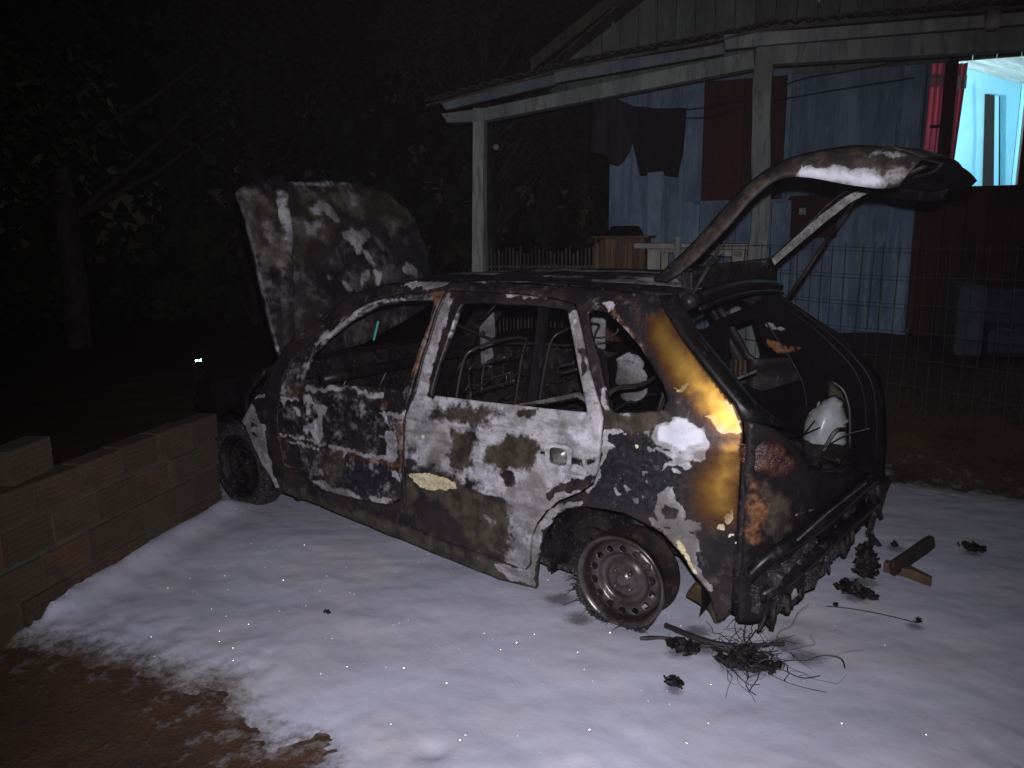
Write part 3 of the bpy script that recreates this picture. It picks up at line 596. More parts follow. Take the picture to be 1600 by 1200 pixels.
side_sheet('front_door', shrink(FRONT_DOOR, .004), [FRONT_WIN], .0085, M['ashdoor'], front_spec, {'pale': .36, 'olive': .25}, car, off=.003, thick=.03)['label'] = 'black charred front door with few pale paint scraps'
rd = side_sheet('rear_door', shrink(REAR_DOOR, .004), [REAR_WIN], .0085, M['burnt_soft'], rear_spec, {'pale': 1.}, car, off=.003, thick=.03, extra=handle_bulge); rd['label'] = 'pale grey scorched rear door with olive stains'
# the recess's pull plate, a bulge and screw hole beside it
hc = [(0.265,0.666),(0.338,0.669),(0.978,0.641)]
def on_side(p, off=0.): return (p[0], float(S(p[0], p[1]))+off, p[1])
mb = MB(); q = on_side(hc[0], -.006)
vs = []
for k in range(20):
    a_ = 2*math.pi*k/20; c_, s_ = math.cos(a_), math.sin(a_)
    vs.append((q[0]+.040*math.copysign(abs(c_)**.5, c_), q[1]+.010, q[2]+.034*math.copysign(abs(s_)**.5, s_)))
mb.add(vs+[(q[0], q[1]+.016, q[2])], [(i, (i+1) % 20, 20) for i in range(20)])
o = mb.out('handle', M['silver'], rd, True)
o.data.flip_normals(); solid(o, .004)
mb = MB(); q = on_side(hc[1]); mb.box((q[0]-.010, q[1]+.001, q[2]-.005), (q[0]+.010, q[1]+.006, q[2]+.005)); bevel(mb.out('lock_hole', M['char'], rd), .001)
mb = MB(); q = on_side(hc[2]); mb.lathe([(0, .010), (.006, .010), (.011, .006), (.013, 0)], 14, 'y', (q[0], q[1]+.001, q[2])); mb.out('rubber_stop', M['foamblue'], rd, True)
# front fender remains, far dark side, mirrored body
fend = side_sheet('front_fender', FENDER+[(2.14, .80), (2.30, .66)], [], .03, M['burnt_dark'], None, {}, car, off=-.004)
right_spec = [('pale', [(.88, .86), (1.0, .86), (1.02, 1.0), (.98, 1.14), (.90, 1.16), (.9, 1.0)], .012)]
o = side_sheet('body_side', BODY, [shrink(REAR_DOOR, -.004), shrink(FRONT_DOOR, -.004), QWIN], .035, M['burnt'], None, {'olive': .2, 'pale': .08}, car, sgn=-1)
o = side_sheet('rear_door', shrink(REAR_DOOR, .004), [REAR_WIN], .03, M['burnt'], right_spec, {'olive': .2, 'pale': .1}, car, sgn=-1, off=.003)
o = side_sheet('front_door', shrink(FRONT_DOOR, .004), [FRONT_WIN], .03, M['burnt'], None, {'olive': .3, 'rust': .2}, car, sgn=-1, off=.003)
side_sheet('front_fender', FENDER+[(2.14, .80), (2.30, .66)], [], .04, M['burnt'], None, {'olive': .1}, car, off=-.004, sgn=-1)

# roof
xs_ = np.linspace(-.12, 1.34, 74); ys_ = np.linspace(-.575, .575, 48)
def roof_z(X, Y):
    P = np.stack([X, Y, X*0], 1)
    z = 1.296+.052*(1-np.abs(Y/.575)**2.6)-.022*((X-.55)/.75)**2+.010*(Y/.575)**2
    z = z + (fbm(P*4, 61)-.5)*.016*(1-np.abs(Y/.575)**6) + .004*np.cos(Y*40)*(np.abs(Y) < .4)
    return z
gx, gy = np.meshgrid(xs_, ys_, indexing='ij'); X = gx.ravel(); Y = gy.ravel(); Z = roof_z(X, Y); ny = len(ys_)
fs = [(i*ny+j, (i+1)*ny+j, (i+1)*ny+j+1, i*ny+j+1) for i in range(len(xs_)-1) for j in range(ny-1)]
roof = obj('roof', np.stack([X, Y, Z], 1), fs, M['burnt_soft'], car, True)
st = fbm(np.stack([X*2.0, Y*14, X*0], 1), 63)
for k in ATTR:
    a = roof.data.attributes.new(k, 'FLOAT', 'POINT')
    v = {'navy': np.full(len(X), .35), 'pale': np.clip((st-.42)*3.0+.26, 0, .7), 'olive': np.clip((st-.4)*1.3, 0, .5)}.get(k, np.zeros(len(X)))
    a.data.foreach_set('value', v.astype(np.float32))
solid(roof, .018)
mb = MB()
for xx in (.15, .62, 1.1): mb.tube([(xx, y, roof_z(np.array([xx]), np.array([y]))[0]-.035) for y in np.linspace(-.55, .55, 9)], .012, 6)
mb.out('roof_bow', M['char'], car)
# windscreen header and cowl
mb = MB(); mb.tube([(1.35, y, 1.262+.03*(1-(y/.57)**2)) for y in np.linspace(-.57, .57, 11)], .022, 8)
mb.out('windscreen_header', M['char_shiny'], car, True)
mb = MB(); mb.prism([(1.95, .78), (2.22, .74), (2.20, .84), (2.05, .885), (1.95, .87)], -.70, .70, lambda u, v, d: (u, d, v))
bevel(mb.out('cowl', M['char'], car), .01)
# A-post inner stiffening on the right
# dashboard skeleton, firewall, floor
mb = MB(); mb.tube([(1.78, y, .80) for y in np.linspace(-.68, .68, 7)], .03, 8)
for y in (-.5, -.1, .2, .5): mb.tube([(1.78, y, .8), (1.9, y+.02, .6), (2.0, y, .35)], .014, 6)
mb.out('dashboard_frame', M['char_shiny'], car, True)
mb = MB(); mb.box((1.98, -.72, .12), (2.02, .72, .80)); mb.out('firewall', M['char'], car)
def rough_plate(name, x0, x1, y0, y1, z, m, amp=.03, step=.05):
    xs_ = np.arange(x0, x1+step, step); ys_ = np.arange(y0, y1+step, step)
    gx, gy = np.meshgrid(xs_, ys_, indexing='ij'); X = gx.ravel(); Y = gy.ravel()
    Z = z+(fbm(np.stack([X*6, Y*6, X*0], 1), 71)-.3)*amp; ny = len(ys_)
    fs = [(i*ny+j, (i+1)*ny+j, (i+1)*ny+j+1, i*ny+j+1) for i in range(len(xs_)-1) for j in range(ny-1)]
    o = obj(name, np.stack([X, Y, Z], 1), fs, m, car, True); solid(o, .015); return o
rough_plate('floor_pan', .2, 2.0, -.72, .72, .16, M['ash'], .12)
rough_plate('boot_floor', -.52, .2, -.42, .42, .33, M['ash'], .16)
mb = MB()
for _ in range(130):
    x = random.uniform(.3, 1.9); y = random.uniform(-.65, .6); s_ = random.uniform(.02, .09); z = .20+random.random()*.16
    mb.box((x, y, z), (x+s_, y+s_*random.uniform(.3, 1.2), z+s_*.6), jit=s_*.3)
o = mb.out('burnt_debris', M['ash'], car); o['kind'] = 'stuff'
# rocker inner and bulkhead below the boot
mb = MB(); mb.prism([(.38, .12), (.46, .34), (.44, .36), (.34, .14)], -.7, .7, lambda u, v, d: (u, d, v)); mb.out('seat_step', M['char'], car)
# seats: bare frames and springs
seat_pl = .22
def seat(name, x0, y0, y1, zb=.36, zt=1.02, lean=-.16):
    mb = MB(); 
    pts = [(x0, y0, zb), (x0+lean*.6, y0, zt-.12), (x0+lean, y0+.06, zt), (x0+lean, y1-.06, zt), (x0+lean*.6, y1, zt-.12), (x0, y1, zb)]
    mb.tube(curve_pts(pts, 5), .007, 6)
    for k in range(6):
        t = .12+k*.15; zz = zb+(zt-zb)*t; xx = x0+lean*t
        mb.tube([(xx+.012*math.sin(j*1.9+k), y0+(y1-y0)*j/10., zz+.012*math.sin(j*2.3)) for j in range(11)], .0035, 4)
    o = mb.out(name, M['wireshine'], car, True)
    mb = MB(); mb.tube(curve_pts([(x0, y0, zb-.02), (x0+.44, y0, zb+.02), (x0+.5, (y0+y1)/2, zb+.03), (x0+.44, y1, zb+.02), (x0, y1, zb-.02)], 5), .012, 6)
    for k in range(7): mb.tube([(x0+.06+k*.06, y0+(y1-y0)*j/8., zb+.01+.012*math.sin(j*2+k)) for j in range(9)], .003, 4)
    for y in (y0+.05, y1-.05): mb.tube([(x0+.1, y, zb), (x0+.06, y, .17)], .01, 5); mb.tube([(x0+.4, y, zb), (x0+.42, y, .17)], .01, 5)
    mb.out('seat_cushion_frame', M['wireshine'], o, True)
    return o
seat('seat_frame', 1.02, .12, .60); seat('seat_frame', 1.02, -.60, -.12)
mb = MB()
for y0 in (-.62, .0):
    mb.tube(curve_pts([(.30, y0, .40), (.18, y0, .86), (.16, y0+.3, .88), (.18, y0+.6, .86), (.30, y0+.6, .40)], 6), .010, 6)
    for k in range(5): mb.tube([(.28-.02*k, y0+.03+.54*j/8., .46+.085*k+.01*math.sin(j*2+k)) for j in range(9)], .0035, 4)
mb.out('rear_seat_frame', M['wireshine'], car, True)
# loose scorched trim wires seen through the rear window
for pl, r, pts in ((.35, .0055, [(1.002,0.759),(0.996,0.836),(0.979,0.895),(0.943,0.926),(0.851,0.949)]), (.35, .0035, [(0.997,0.823),(0.91,0.848),(0.826,0.877)]), (.35, .004, [(1.058,0.753),(0.93,0.799),(0.8,0.843)]), (.35, .0035, [(0.845,0.873),(0.85,0.816)]),
                   (-.5, .010, [(1.879,0.969),(1.713,0.922),(1.553,0.88),(1.455,0.875),(1.243,0.886),(1.021,0.887)]), (.5, .004, [(0.68,1.282),(0.772,1.223),(0.845,1.162)]), (.1, .006, [(0.709,0.883),(0.65,0.898),(0.625,0.91)]), (.1, .006, [(0.702,0.846),(0.65,0.863),(0.607,0.877)]),
                   (.55, .004, [(0.237,1.103),(0.194,1.111),(0.156,1.129),(0.148,1.145)])):
    mb = MB(); P = [(x, pl, z) for x, z in pts]; mb.tube(curve_pts(P, 4) if len(P) > 2 else P, r, 6); mb.out('trim_wire', M['wireshine'], car, True)
# hanging window channel in the rear door, rim along the lower window edge
ch = [(0.482,1.246),(0.435,1.238),(0.507,0.784),(0.553,0.789)]
mb = MB(); mb.prism(ch, .595, .61, lambda u, v, d: (u, d, v)); o = mb.out('window_channel', M['char_shiny'], car)
ch = [(0.591,0.804),(0.428,0.848),(0.26,0.896),(0.224,0.877),(0.221,0.856),(0.265,0.877),(0.412,0.834)]
mb = MB(); mb.prism(ch, .655, .665, lambda u, v, d: (u, d, v)); mb.out('door_inner_panel', M['silver'], car)
# far B post with its holes, and pale inner quarter panels seen through the glassless windows
bp = [(1.656,1.043),(1.734,0.97),(1.761,0.939),(1.757,0.865),(1.751,0.698),(1.683,0.688),(1.666,0.764),(1.679,0.87),(1.648,0.889),(1.651,0.994)]
V, T = sheet2d(bp, [], .012); o = obj('centre_post', [(p[0], -.62, p[1]) for p in V], T, M['burnt'], car); set_attr(o, V, [('pale', [(1.73,0.933),(1.704,0.918),(1.715,0.905),(1.741,0.916)], .006, -1), ('pale', [(1.738,0.8),(1.717,0.793),(1.728,0.776)], .004, -1)], {'pale': 1.}); solid(o, .02)
# interior liner of the right rear quarter
lin = [(-0.026,1.178),(-0.206,1.059),(-0.307,0.908),(-0.387,0.82),(-0.442,0.778),(-0.476,0.703),(-0.494,0.611),(-0.506,0.355),(-0.218,0.288),(0.071,0.396),(0.403,0.563),(0.8,0.514),(0.847,0.812),(0.704,0.879),(0.414,0.901),(0.204,1.069)]
V, T = sheet2d(lin, [[(0.133,1.033),(0.008,1.086),(-0.037,0.951),(-0.194,0.892),(-0.252,0.8),(-0.049,0.713),(0.122,0.77)]], .018); Yl = -.63-.02*fbm(np.stack([V[:, 0]*5, V[:, 1]*5, V[:, 0]*0], 1), 81)
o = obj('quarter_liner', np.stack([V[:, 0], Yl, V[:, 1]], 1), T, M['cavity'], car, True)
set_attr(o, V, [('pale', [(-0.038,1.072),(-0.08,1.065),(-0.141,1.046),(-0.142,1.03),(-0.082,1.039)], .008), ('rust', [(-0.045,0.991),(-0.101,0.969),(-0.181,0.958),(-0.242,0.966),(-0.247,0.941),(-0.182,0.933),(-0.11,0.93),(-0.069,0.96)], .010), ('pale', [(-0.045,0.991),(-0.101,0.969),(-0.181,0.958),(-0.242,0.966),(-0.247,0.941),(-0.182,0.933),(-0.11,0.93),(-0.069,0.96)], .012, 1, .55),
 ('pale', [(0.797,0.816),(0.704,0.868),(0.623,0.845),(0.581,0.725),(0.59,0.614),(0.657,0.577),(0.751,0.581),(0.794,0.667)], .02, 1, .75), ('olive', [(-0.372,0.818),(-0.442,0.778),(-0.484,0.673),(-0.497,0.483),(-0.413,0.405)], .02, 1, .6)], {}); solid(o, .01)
mb = MB()
for _ in range(170):
    x = random.uniform(-.50, .15); y = random.uniform(-.60, .55); q = random.uniform(.015, .075); z = .40+random.random()*.20*(1-abs(y))
    mb.box((x-q, y-q*random.uniform(.3, 1.2), z), (x+q, y+q*.8, z+q*random.uniform(.3, .9)), jit=q*.6)
o = mb.out('boot_debris', M['char'], car); o['kind'] = 'stuff'
mb = MB()
for _ in range(16):
    p = Vector((random.uniform(-.45, .1), random.uniform(-.55, .4), random.uniform(.5, .62))); q = p+Vector((random.gauss(0, .15), random.gauss(0, .2), random.uniform(.0, .22)))
    mb.tube(curve_pts([p, (p+q)/2+Vector((0, 0, random.uniform(-.05, .08))), q], 4), random.choice((.003, .006, .01)), 5)
mb.out('boot_trim_remains', M['char_shiny'], car)['kind'] = 'stuff'
# right wheel housing dome inside the boot, wet and pale
dome = [(-0.283,0.515),(-0.288,0.595),(-0.32,0.663),(-0.37,0.716),(-0.412,0.733),(-0.445,0.713),(-0.47,0.636),(-0.478,0.513),(-0.444,0.457),(-0.385,0.46),(-0.311,0.448)]
V, T = sheet2d(dome, [], .015); sd = poly_sd(V, dome)
o = obj('wheel_housing', np.stack([V[:, 0], -.62+.13*np.sqrt(np.clip(sd/.09, 0, 1)), V[:, 1]], 1), T, M['foamblue'], car, True); solid(o, .01)
bb = [(-0.284,0.426),(-0.348,0.456),(-0.429,0.463),(-0.454,0.436),(-0.434,0.388),(-0.354,0.355),(-0.288,0.356)]
V, T = sheet2d(bb, [], .02); sd = poly_sd(V, bb)
o = obj('melted_lining', np.stack([V[:, 0], -.60+.12*np.sqrt(np.clip(sd/.05, 0, 1)), V[:, 1]], 1), T, M['brownm'], car, True); solid(o, .01)
# left boot wall seen from inside, rods standing in for reflections
rib = [(-0.397,0.808),(-0.446,0.776),(-0.472,0.726),(-0.489,0.649),(-0.499,0.493)]
mb = MB(); mb.tube(curve_pts([(x, -.60, z) for x, z in rib], 5), .007, 6); mb.out('seal_rim', M['wireshine'], car, True)
mb = MB(); a_ = [(-0.105,0.87),(-0.227,0.93)]; mb.tube([(a_[0][0], 0, a_[0][1]), (a_[1][0], 0, a_[1][1])], .006, 6); mb.out('boot_glint_line', M['silver'], car)  # bright rod put in for a line of highlight inside the boot
a_ = [(-0.064,0.94),(-0.112,0.944),(-0.116,0.867),(-0.068,0.862)]
for k in range(3): 
    mb = MB(); x = a_[0][0]+k*(a_[1][0]-a_[0][0])/2.2; mb.tube([(x, -.2, a_[2][1]), (x, -.2, a_[0][1])], .006, 6); mb.out('boot_glow_rod', M['brownm'], car)  # brown rods put in for a yellow upright reflection
# rear flange down the left side of the hatch opening
EDGE_A = [(-0.055,1.277),(-0.098,1.226),(-0.181,1.134),(-0.316,1.003),(-0.388,0.93),(-0.421,0.875)]
EDGE_B = [(-0.103,1.288),(-0.146,1.212),(-0.203,1.133),(-0.328,1.004),(-0.425,0.899),(-0.522,0.847)]
vs = [(x, float(S(x, z)), z) for x, z in EDGE_A]+[(x, .60, z) for x, z in EDGE_B]; n = len(EDGE_A)
V3 = []
for k in range(n):
    for j in range(5):
        t = j/4.; a_ = np.array(vs[k]); b_ = np.array(vs[n+k]); p = a_*(1-t)+b_*t; p[0] -= .02*math.sin(t*math.pi); V3.append(p)
o = obj('hatch_flange', V3, [(k*5+j, k*5+j+1, (k+1)*5+j+1, (k+1)*5+j) for k in range(n-1) for j in range(4)], M['char_shiny'], car, True); solid(o, .02)
# right hand rear pillar frame
rp = [(-0.048,1.255),(-0.147,1.188),(-0.274,1.111),(-0.397,1.04),(-0.471,0.971),(-0.55,0.894),(-0.599,0.831),(-0.625,0.748),(-0.647,0.564),(-0.652,0.344),(-0.514,0.335),(-0.494,0.51),(-0.483,0.669),(-0.438,0.771),(-0.35,0.845),(-0.258,0.965),(-0.168,1.087),(-0.039,1.177)]
V, T = sheet2d(rp, [], .02)
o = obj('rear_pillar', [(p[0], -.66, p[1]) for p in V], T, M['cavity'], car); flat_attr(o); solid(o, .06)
rl = [(-0.192,1.133),(-0.35,1.007),(-0.46,0.892),(-0.508,0.804),(-0.535,0.62),(-0.55,0.368)]
mb = MB(); mb.tube(curve_pts([(x, -.615, z) for x, z in rl], 5), .006, 6); mb.out('seal_rim', M['char_shiny'], car, True)
for pts in ([(-0.12,1.21),(-0.247,1.128),(-0.386,1.028),(-0.507,0.916),(-0.575,0.816),(-0.61,0.636),(-0.617,0.388)], [(-0.163,1.149),(-0.295,1.063),(-0.404,0.968),(-0.496,0.869),(-0.546,0.751),(-0.57,0.569)], [(-0.06,1.087),(-0.196,0.904),(-0.264,0.782),(-0.293,0.657)]):
    mb = MB(); mb.tube(curve_pts([(x, -.595, z) for x, z in pts], 5), .0035, 5); mb.out('seal_rim', M['char_shiny'], car, True)
cn = [(-0.429,0.791),(-0.431,0.611),(-0.43,0.458),(-0.426,0.326),(-0.42,0.182)]
mb = MB(); mb.tube([(x-.012, float(S(x, z))-.016, z) for x, z in cn], [.012, .014, .02, .026, .022], 8); mb.out('corner_seam', M['char'], car, True)
# rear panel
def XR(Y):
    Y = np.asarray(Y, float)
    return np.where(Y > .73, -.43+np.minimum(Y-.73, .02)*4, np.where(Y > 0, -.43-.17*(1-np.clip(Y/.73, 0, 1)**5), -.60))
REARP = [(0.729,0.89),(0.666,0.861),(0.575,0.779),(0.513,0.695),(0.275,0.615),(-0.164,0.513),(-0.893,0.299),(-1.037,0.227),(-0.789,0.159),(-0.524,0.175),(-0.187,0.245),(0.056,0.243),(0.265,0.233),(0.409,0.255),(0.486,0.243),(0.534,0.196),(0.609,0.192),(0.654,0.161),(0.701,0.154),(0.73,0.162),(0.73,0.322),(0.729,0.454),(0.729,0.583),(0.726,0.744)]
V, T = sheet2d(REARP, [], .018)
nzz = fbm(np.stack([V[:, 0]*7, V[:, 1]*7, V[:, 0]*0], 1), 91)
rpx = XR(V[:, 0])+.03*(nzz-.5)
o = obj('rear_panel', np.stack([rpx, V[:, 0], V[:, 1]], 1), T, M['burnt_dark'], car, True)
set_attr(o, V, [('rust', [(0.723,0.698),(0.695,0.673),(0.66,0.576),(0.686,0.461),(0.726,0.442)], .03, 1, .75), ('pale', [(0.569,0.536),(0.451,0.544),(0.448,0.526),(0.554,0.518)], .008, 1, .8), ('pale', [(0.636,0.459),(0.622,0.398),(0.638,0.425)], .006), ('pale', [(0.577,0.231),(0.546,0.249),(0.522,0.229),(0.563,0.212)], .006), ('olive', [(0.711,0.674),(0.609,0.615),(0.57,0.464),(0.668,0.483)], .03, 1, .8), ('pale', [(0.726,0.652),(0.691,0.58),(0.661,0.553),(0.697,0.557)], .01, 1, .6)], {}); solid(o, .03)
# tail lamp remains in the panel
LAMP = [(0.733,0.793),(0.722,0.816),(0.697,0.823),(0.646,0.8),(0.613,0.769),(0.599,0.711),(0.622,0.683),(0.669,0.68),(0.701,0.697),(0.73,0.715)]
V, T = sheet2d(LAMP, [], .010); sd = poly_sd(V, LAMP); nz = fbm(np.stack([V[:, 0]*30, V[:, 1]*30, V[:, 0]*0], 1), 93)
o = obj('tail_lamp', np.stack([XR(V[:, 0])-.005-.03*np.clip(sd/.02, 0, 1)-.025*nz*np.clip(sd/.02, 0, 1), V[:, 0], V[:, 1]], 1), T, M['redglass'], car, True); solid(o, .01)
# bumper beam: two creased rails
for pl in ([(0.733,0.325),(0.687,0.4),(0.575,0.45),(0.372,0.477),(-0.08,0.456),(-0.382,0.426)], [(0.707,0.253),(0.62,0.309),(0.417,0.372),(-0.061,0.333),(-0.46,0.288)]):
    mb = MB(); mb.tube(curve_pts([(float(XR(y))-.05, y, z) for y, z in pl], 4), .026, 8); mb.out('bumper_beam', M['char_shiny'], car, True)
mb = MB(); a_ = [(0.626,0.461),(0.462,0.529),(-0.063,0.497)]; mb.tube([(float(XR(y))-.082, y, z) for y, z in a_], .004, 5); mb.out('bumper_glint', M['silver'], car)  # thin bright rod stands in for the highlight along the bumper
for pl in ([(0.654,0.235),(0.566,0.276),(0.582,0.169),(0.633,0.145)], ):
    mb = MB(); mb.prism(pl, -.62, -.60, lambda u, v, d: (float(XR(u))-.01+d+.62, u, v)); mb.out('bumper_scrap', M['char'], car)
mb = MB()
BOT = [(0.702,0.168),(0.654,0.165),(0.608,0.197),(0.534,0.203),(0.472,0.246),(0.267,0.239),(0.057,0.249),(-0.185,0.252),(-0.524,0.178),(-0.756,0.169)]
for k in range(34):
    t = random.random()*(len(BOT)-1.01); i_ = int(t); fr_ = t-i_; y = BOT[i_][0]*(1-fr_)+BOT[i_+1][0]*fr_; z = BOT[i_][1]*(1-fr_)+BOT[i_+1][1]*fr_
    x = float(XR(y))-random.uniform(-.03, .05); L = random.uniform(.01, .045); r = random.uniform(.008, .020)
    mb.tube([(x, y, z+.05), (x+random.gauss(0, .008), y+random.gauss(0, .012), z), (x+random.gauss(0, .015), y+random.gauss(0, .02), max(z-L, .04))], [r, r*.9, r*.6], 6)
o = mb.out('melted_drips', M['char'], car, True); o['kind'] = 'stuff'
mb = MB()
for k in range(46):
    t = random.random()*(len(BOT)-1.01); i_ = int(t); fr_ = t-i_; y = BOT[i_][0]*(1-fr_)+BOT[i_+1][0]*fr_; z = BOT[i_][1]*(1-fr_)+BOT[i_+1][1]*fr_+random.uniform(.0, .16)
    x = float(XR(y))-.02; q = random.uniform(.015, .05)
    mb.box((x-q*.5, y-q, z-q*.6), (x+q*.4, y+q, z+q*.6), jit=q*.45)
o = mb.out('charred_flakes', M['ash'], car); o['kind'] = 'stuff'
# hanging strip at the far end of the bumper
hs = [(-0.32,0.377),(-0.417,0.258),(-0.364,0.177),(-0.581,0.048),(-0.769,-0.044),(-1.035,-0.118)]
mb = MB(); mb.tube(curve_pts([(-.66, y, z) for y, z in hs], 5), [.014]*26, 6); mb.out('bumper_strip', M['wire'], car)
# exhaust end below the panel
ex = [(0.722,0.234),(0.679,0.179),(0.603,0.069)]
mb = MB(); p = Vector((-.36, min(ex[1][0], .60), ex[1][1])); mb.tube([p+Vector((.12, -.45, .04)), p+Vector((.08, -.1, 0.02)), p], .024, 10); mb.out('exhaust_pipe', M['brownm'], car, True)
tow = [(-0.245,0.219),(-0.296,0.207),(-0.394,0.208),(-0.397,0.145),(-0.351,0.085),(-0.331,0.074),(-0.304,0.123),(-0.208,0.156)]
mb = MB(); mb.prism(tow, .56, .66, lambda u, v, d: (u, d, v)); bevel(mb.out('chassis_end', M['brownm'], car), .012)
# axle
mb = MB(); mb.tube([(0, -.62, .2), (0, .62, .2)], .03, 10); mb.tube([(0, .5, .2), (.42, .45, .24)], .03, 8); mb.tube([(0, -.5, .2), (.42, -.45, .24)], .03, 8); mb.out('rear_axle', M['char'], car)
# wheel housings (dark inner arches)
for sg in (1, -1):
    for cx in (0., 2.47):
        mb = MB(); n = 20; vs = []; y1, y0 = .775*sg, .42*sg
        for k in range(n+1):
            a_ = math.radians(-12+204*k/n); vs += [(cx+.325*math.cos(a_), y1, .22+.315*math.sin(a_)), (cx+.31*math.cos(a_), y0, .22+.30*math.sin(a_))]
        fs = [(2*k, 2*k+2, 2*k+3, 2*k+1) for k in range(n)]; mb.add(vs, fs)
        c0 = len(mb.v); mb.v.append((cx, y0, .22)); mb.f += [(2*k+1, 2*k+3, c0) for k in range(n)]
        o = mb.out('wheel_arch', M['char'], car, True)
# suspension leg
mb = MB(); mb.tube([(.02, .58, .2), (.08, .55, .55)], .022, 8); mb.tube([(.02, .58, .25), (.06, .56, .45)], .045, 10); mb.out('shock_absorber', M['char'], car, True)
# wheels
def wheel(cx, cy, cz, sgn, tilt, m, tyre=False, fine=True):
    wh = bpy.data.objects.new('wheel', None); COL.objects.link(wh); wh.parent = car; wh.location = (cx, cy, cz); wh.rotation_euler = (tilt, 0, 0 if sgn > 0 else math.pi)
    n = 64 if fine else 28
    mb = MB()  # barrel: outer flange, bead seat, well, inner flange
    mb.lathe([(.165, -.012), (.172, .0), (.182, .004), (.186, 0), (.185, -.012), (.172, -.018), (.165, -.012)], n)
    rim = mb.out('rim', m, wh, True)
    mb = MB(); mb.lathe([(.165, -.012), (.172, -.018), (.167, -.035), (.166, -.05), (.150, -.06), (.148, -.095), (.166, -.11), (.169, -.135), (.183, -.142), (.184, -.150), (.174, -.152), (.162, -.14), (.158, -.11), (.142, -.095), (.143, -.06), (.157, -.04), (.160, -.02), (.165, -.012)], n)
    mb.out('barrel', M['rusty'] if fine else M['char'], wh, True)
    # face: dished disc with round vent holes and a hub
    outer = [(.160*math.cos(2*math.pi*k/60), .160*math.sin(2*math.pi*k/60)) for k in range(60)]
    holes = []
    nh = 14
    for k in range(nh):
        a_ = 2*math.pi*(k+.5)/nh; c_ = (.127*math.cos(a_), .127*math.sin(a_)); holes.append([(c_[0]+.0145*math.cos(q_), c_[1]+.0145*math.sin(q_)) for q_ in np.arange(0, 6.2, .5)])
    V, T = sheet2d(outer, holes if fine else [], .007 if fine else .02)
    r = np.hypot(V[:, 0], V[:, 1])
    y = np.interp(r, [0, .026, .030, .055, .062, .085, .098, .108, .128, .145, .155, .162], [-.022, -.022, -.036, -.040, -.038, -.052, -.050, -.030, -.024, -.030, -.045, -.05])
    V3 = np.stack([V[:, 0], y, V[:, 1]], 1)
    fs = [(t if ((V[t[1]]-V[t[0]])[0]*(V[t[2]]-V[t[0]])[1]-(V[t[1]]-V[t[0]])[1]*(V[t[2]]-V[t[0]])[0]) < 0 else (t[0], t[2], t[1])) for t in T]
    o = obj('wheel_disc', V3, fs, m, wh, True); solid(o, .004)
    for k in range(4):
        a_ = math.pi/4+k*math.pi/2; mb = MB(); mb.lathe([(0, -.018), (.007, -.018), (.009, -.022), (.009, -.042)], 8, 'y', (.045*math.cos(a_), 0, .045*math.sin(a_))); mb.out('wheel_bolt', m, wh, True)
    mb = MB(); mb.lathe([(.0, -.07), (.105, -.07), (.11, -.075), (.11, -.13), (.05, -.14), (0, -.14)], 28); mb.out('brake_drum', M['rusty'], wh, True)
    if tyre:
        mb = MB(); mb.lathe([(.178, -.004), (.21, .006), (.245, -.005), (.262, -.035), (.262, -.11), (.245, -.14), (.18, -.148)], 40); mb.out('tyre', M['ash'], wh, True)
    return wh
wheel(0, .79, .205, 1, math.radians(-1), M['wheel'])
wheel(0, -.80, .208, -1, 0, M['char'], fine=False)
wheel(2.47, .74, .235, 1, 0, M['char'], tyre=True, fine=False)
wheel(2.47, -.74, .235, -1, 0, M['char'], tyre=True, fine=False)
# shreds of tyre cord round the rear wheel
mb = MB()
for k in range(120):
    a_ = random.uniform(math.radians(-112), math.radians(-8)); r0 = random.uniform(.17, .2); L = random.uniform(.02, .09)
    p = Vector((r0*math.cos(a_), .80-random.uniform(0, .13), .208+r0*math.sin(a_))); d = Vector((math.cos(a_)*.7+random.gauss(0, .5), random.uniform(-.2, .9), -.3+random.gauss(0, .3)))*L
    p.z = max(p.z, .035); e_ = p+d; e_.z = max(e_.z, .03)
    mb.tube([p, (p+e_)/2+Vector((0, 0, .008)), e_], [.0035, .002, .0008], 4)
o = mb.out('tyre_shreds', M['wire'], car); o['kind'] = 'stuff'
mb = MB()
for k in range(30):
    a_ = math.radians(-125+k*3.6); r = .192+random.uniform(0, .012); mb.tube([(r*math.cos(a_), .80, .208+r*math.sin(a_)+.006), (r*math.cos(a_+.08), .69, .208+r*math.sin(a_+.08)+.006)], .009, 5)
o = mb.out('tyre_remains', M['ash'], car)

# bonnet: standing up from the cowl, skin facing back
HB = Vector((2.128, 0, .846)); HD = Vector((.25, 0, .97)).normalized(); HN = Vector((-.97, 0, .25)).normalized()
HOOD = [(0.674,-0.008),(0.681,0.106),(0.681,0.351),(0.682,0.561),(0.679,0.787),(0.681,0.943),(0.594,0.989),(0.467,1.028),(0.375,1.052),(0.331,1.017),(0.201,1.028),(0.003,1.043),(-0.206,1.05),(-0.369,1.042),(-0.481,0.993),(-0.611,0.868),(-0.685,0.747),(-0.724,0.627),(-0.732,0.472),(-0.693,0.252),(0.093,0.035)]
V, T = sheet2d(HOOD, [], .02)
cr = np.array([(0.375,1.052),(0.6,0.078)]); yc = np.interp(V[:, 1], [cr[1][1], cr[0][1]], [cr[1][0], cr[0][0]])
cre = .035*np.exp(-((V[:, 0]-yc)/.018)**2)+np.where(V[:, 0] > yc, -.10*(V[:, 0]-yc), -.06*(yc-V[:, 0])**1.0*0-.05*(V[:, 0])**2)
bow = -.06*np.clip((V[:, 1]-.75)/.3, 0, 1)**2+(fbm(np.stack([V[:, 0]*4, V[:, 1]*4, V[:, 0]*0], 1), 101)-.5)*.05+cre
bow = bow-.05*np.clip((-V[:, 0]-.5)/.25, 0, 1)**2
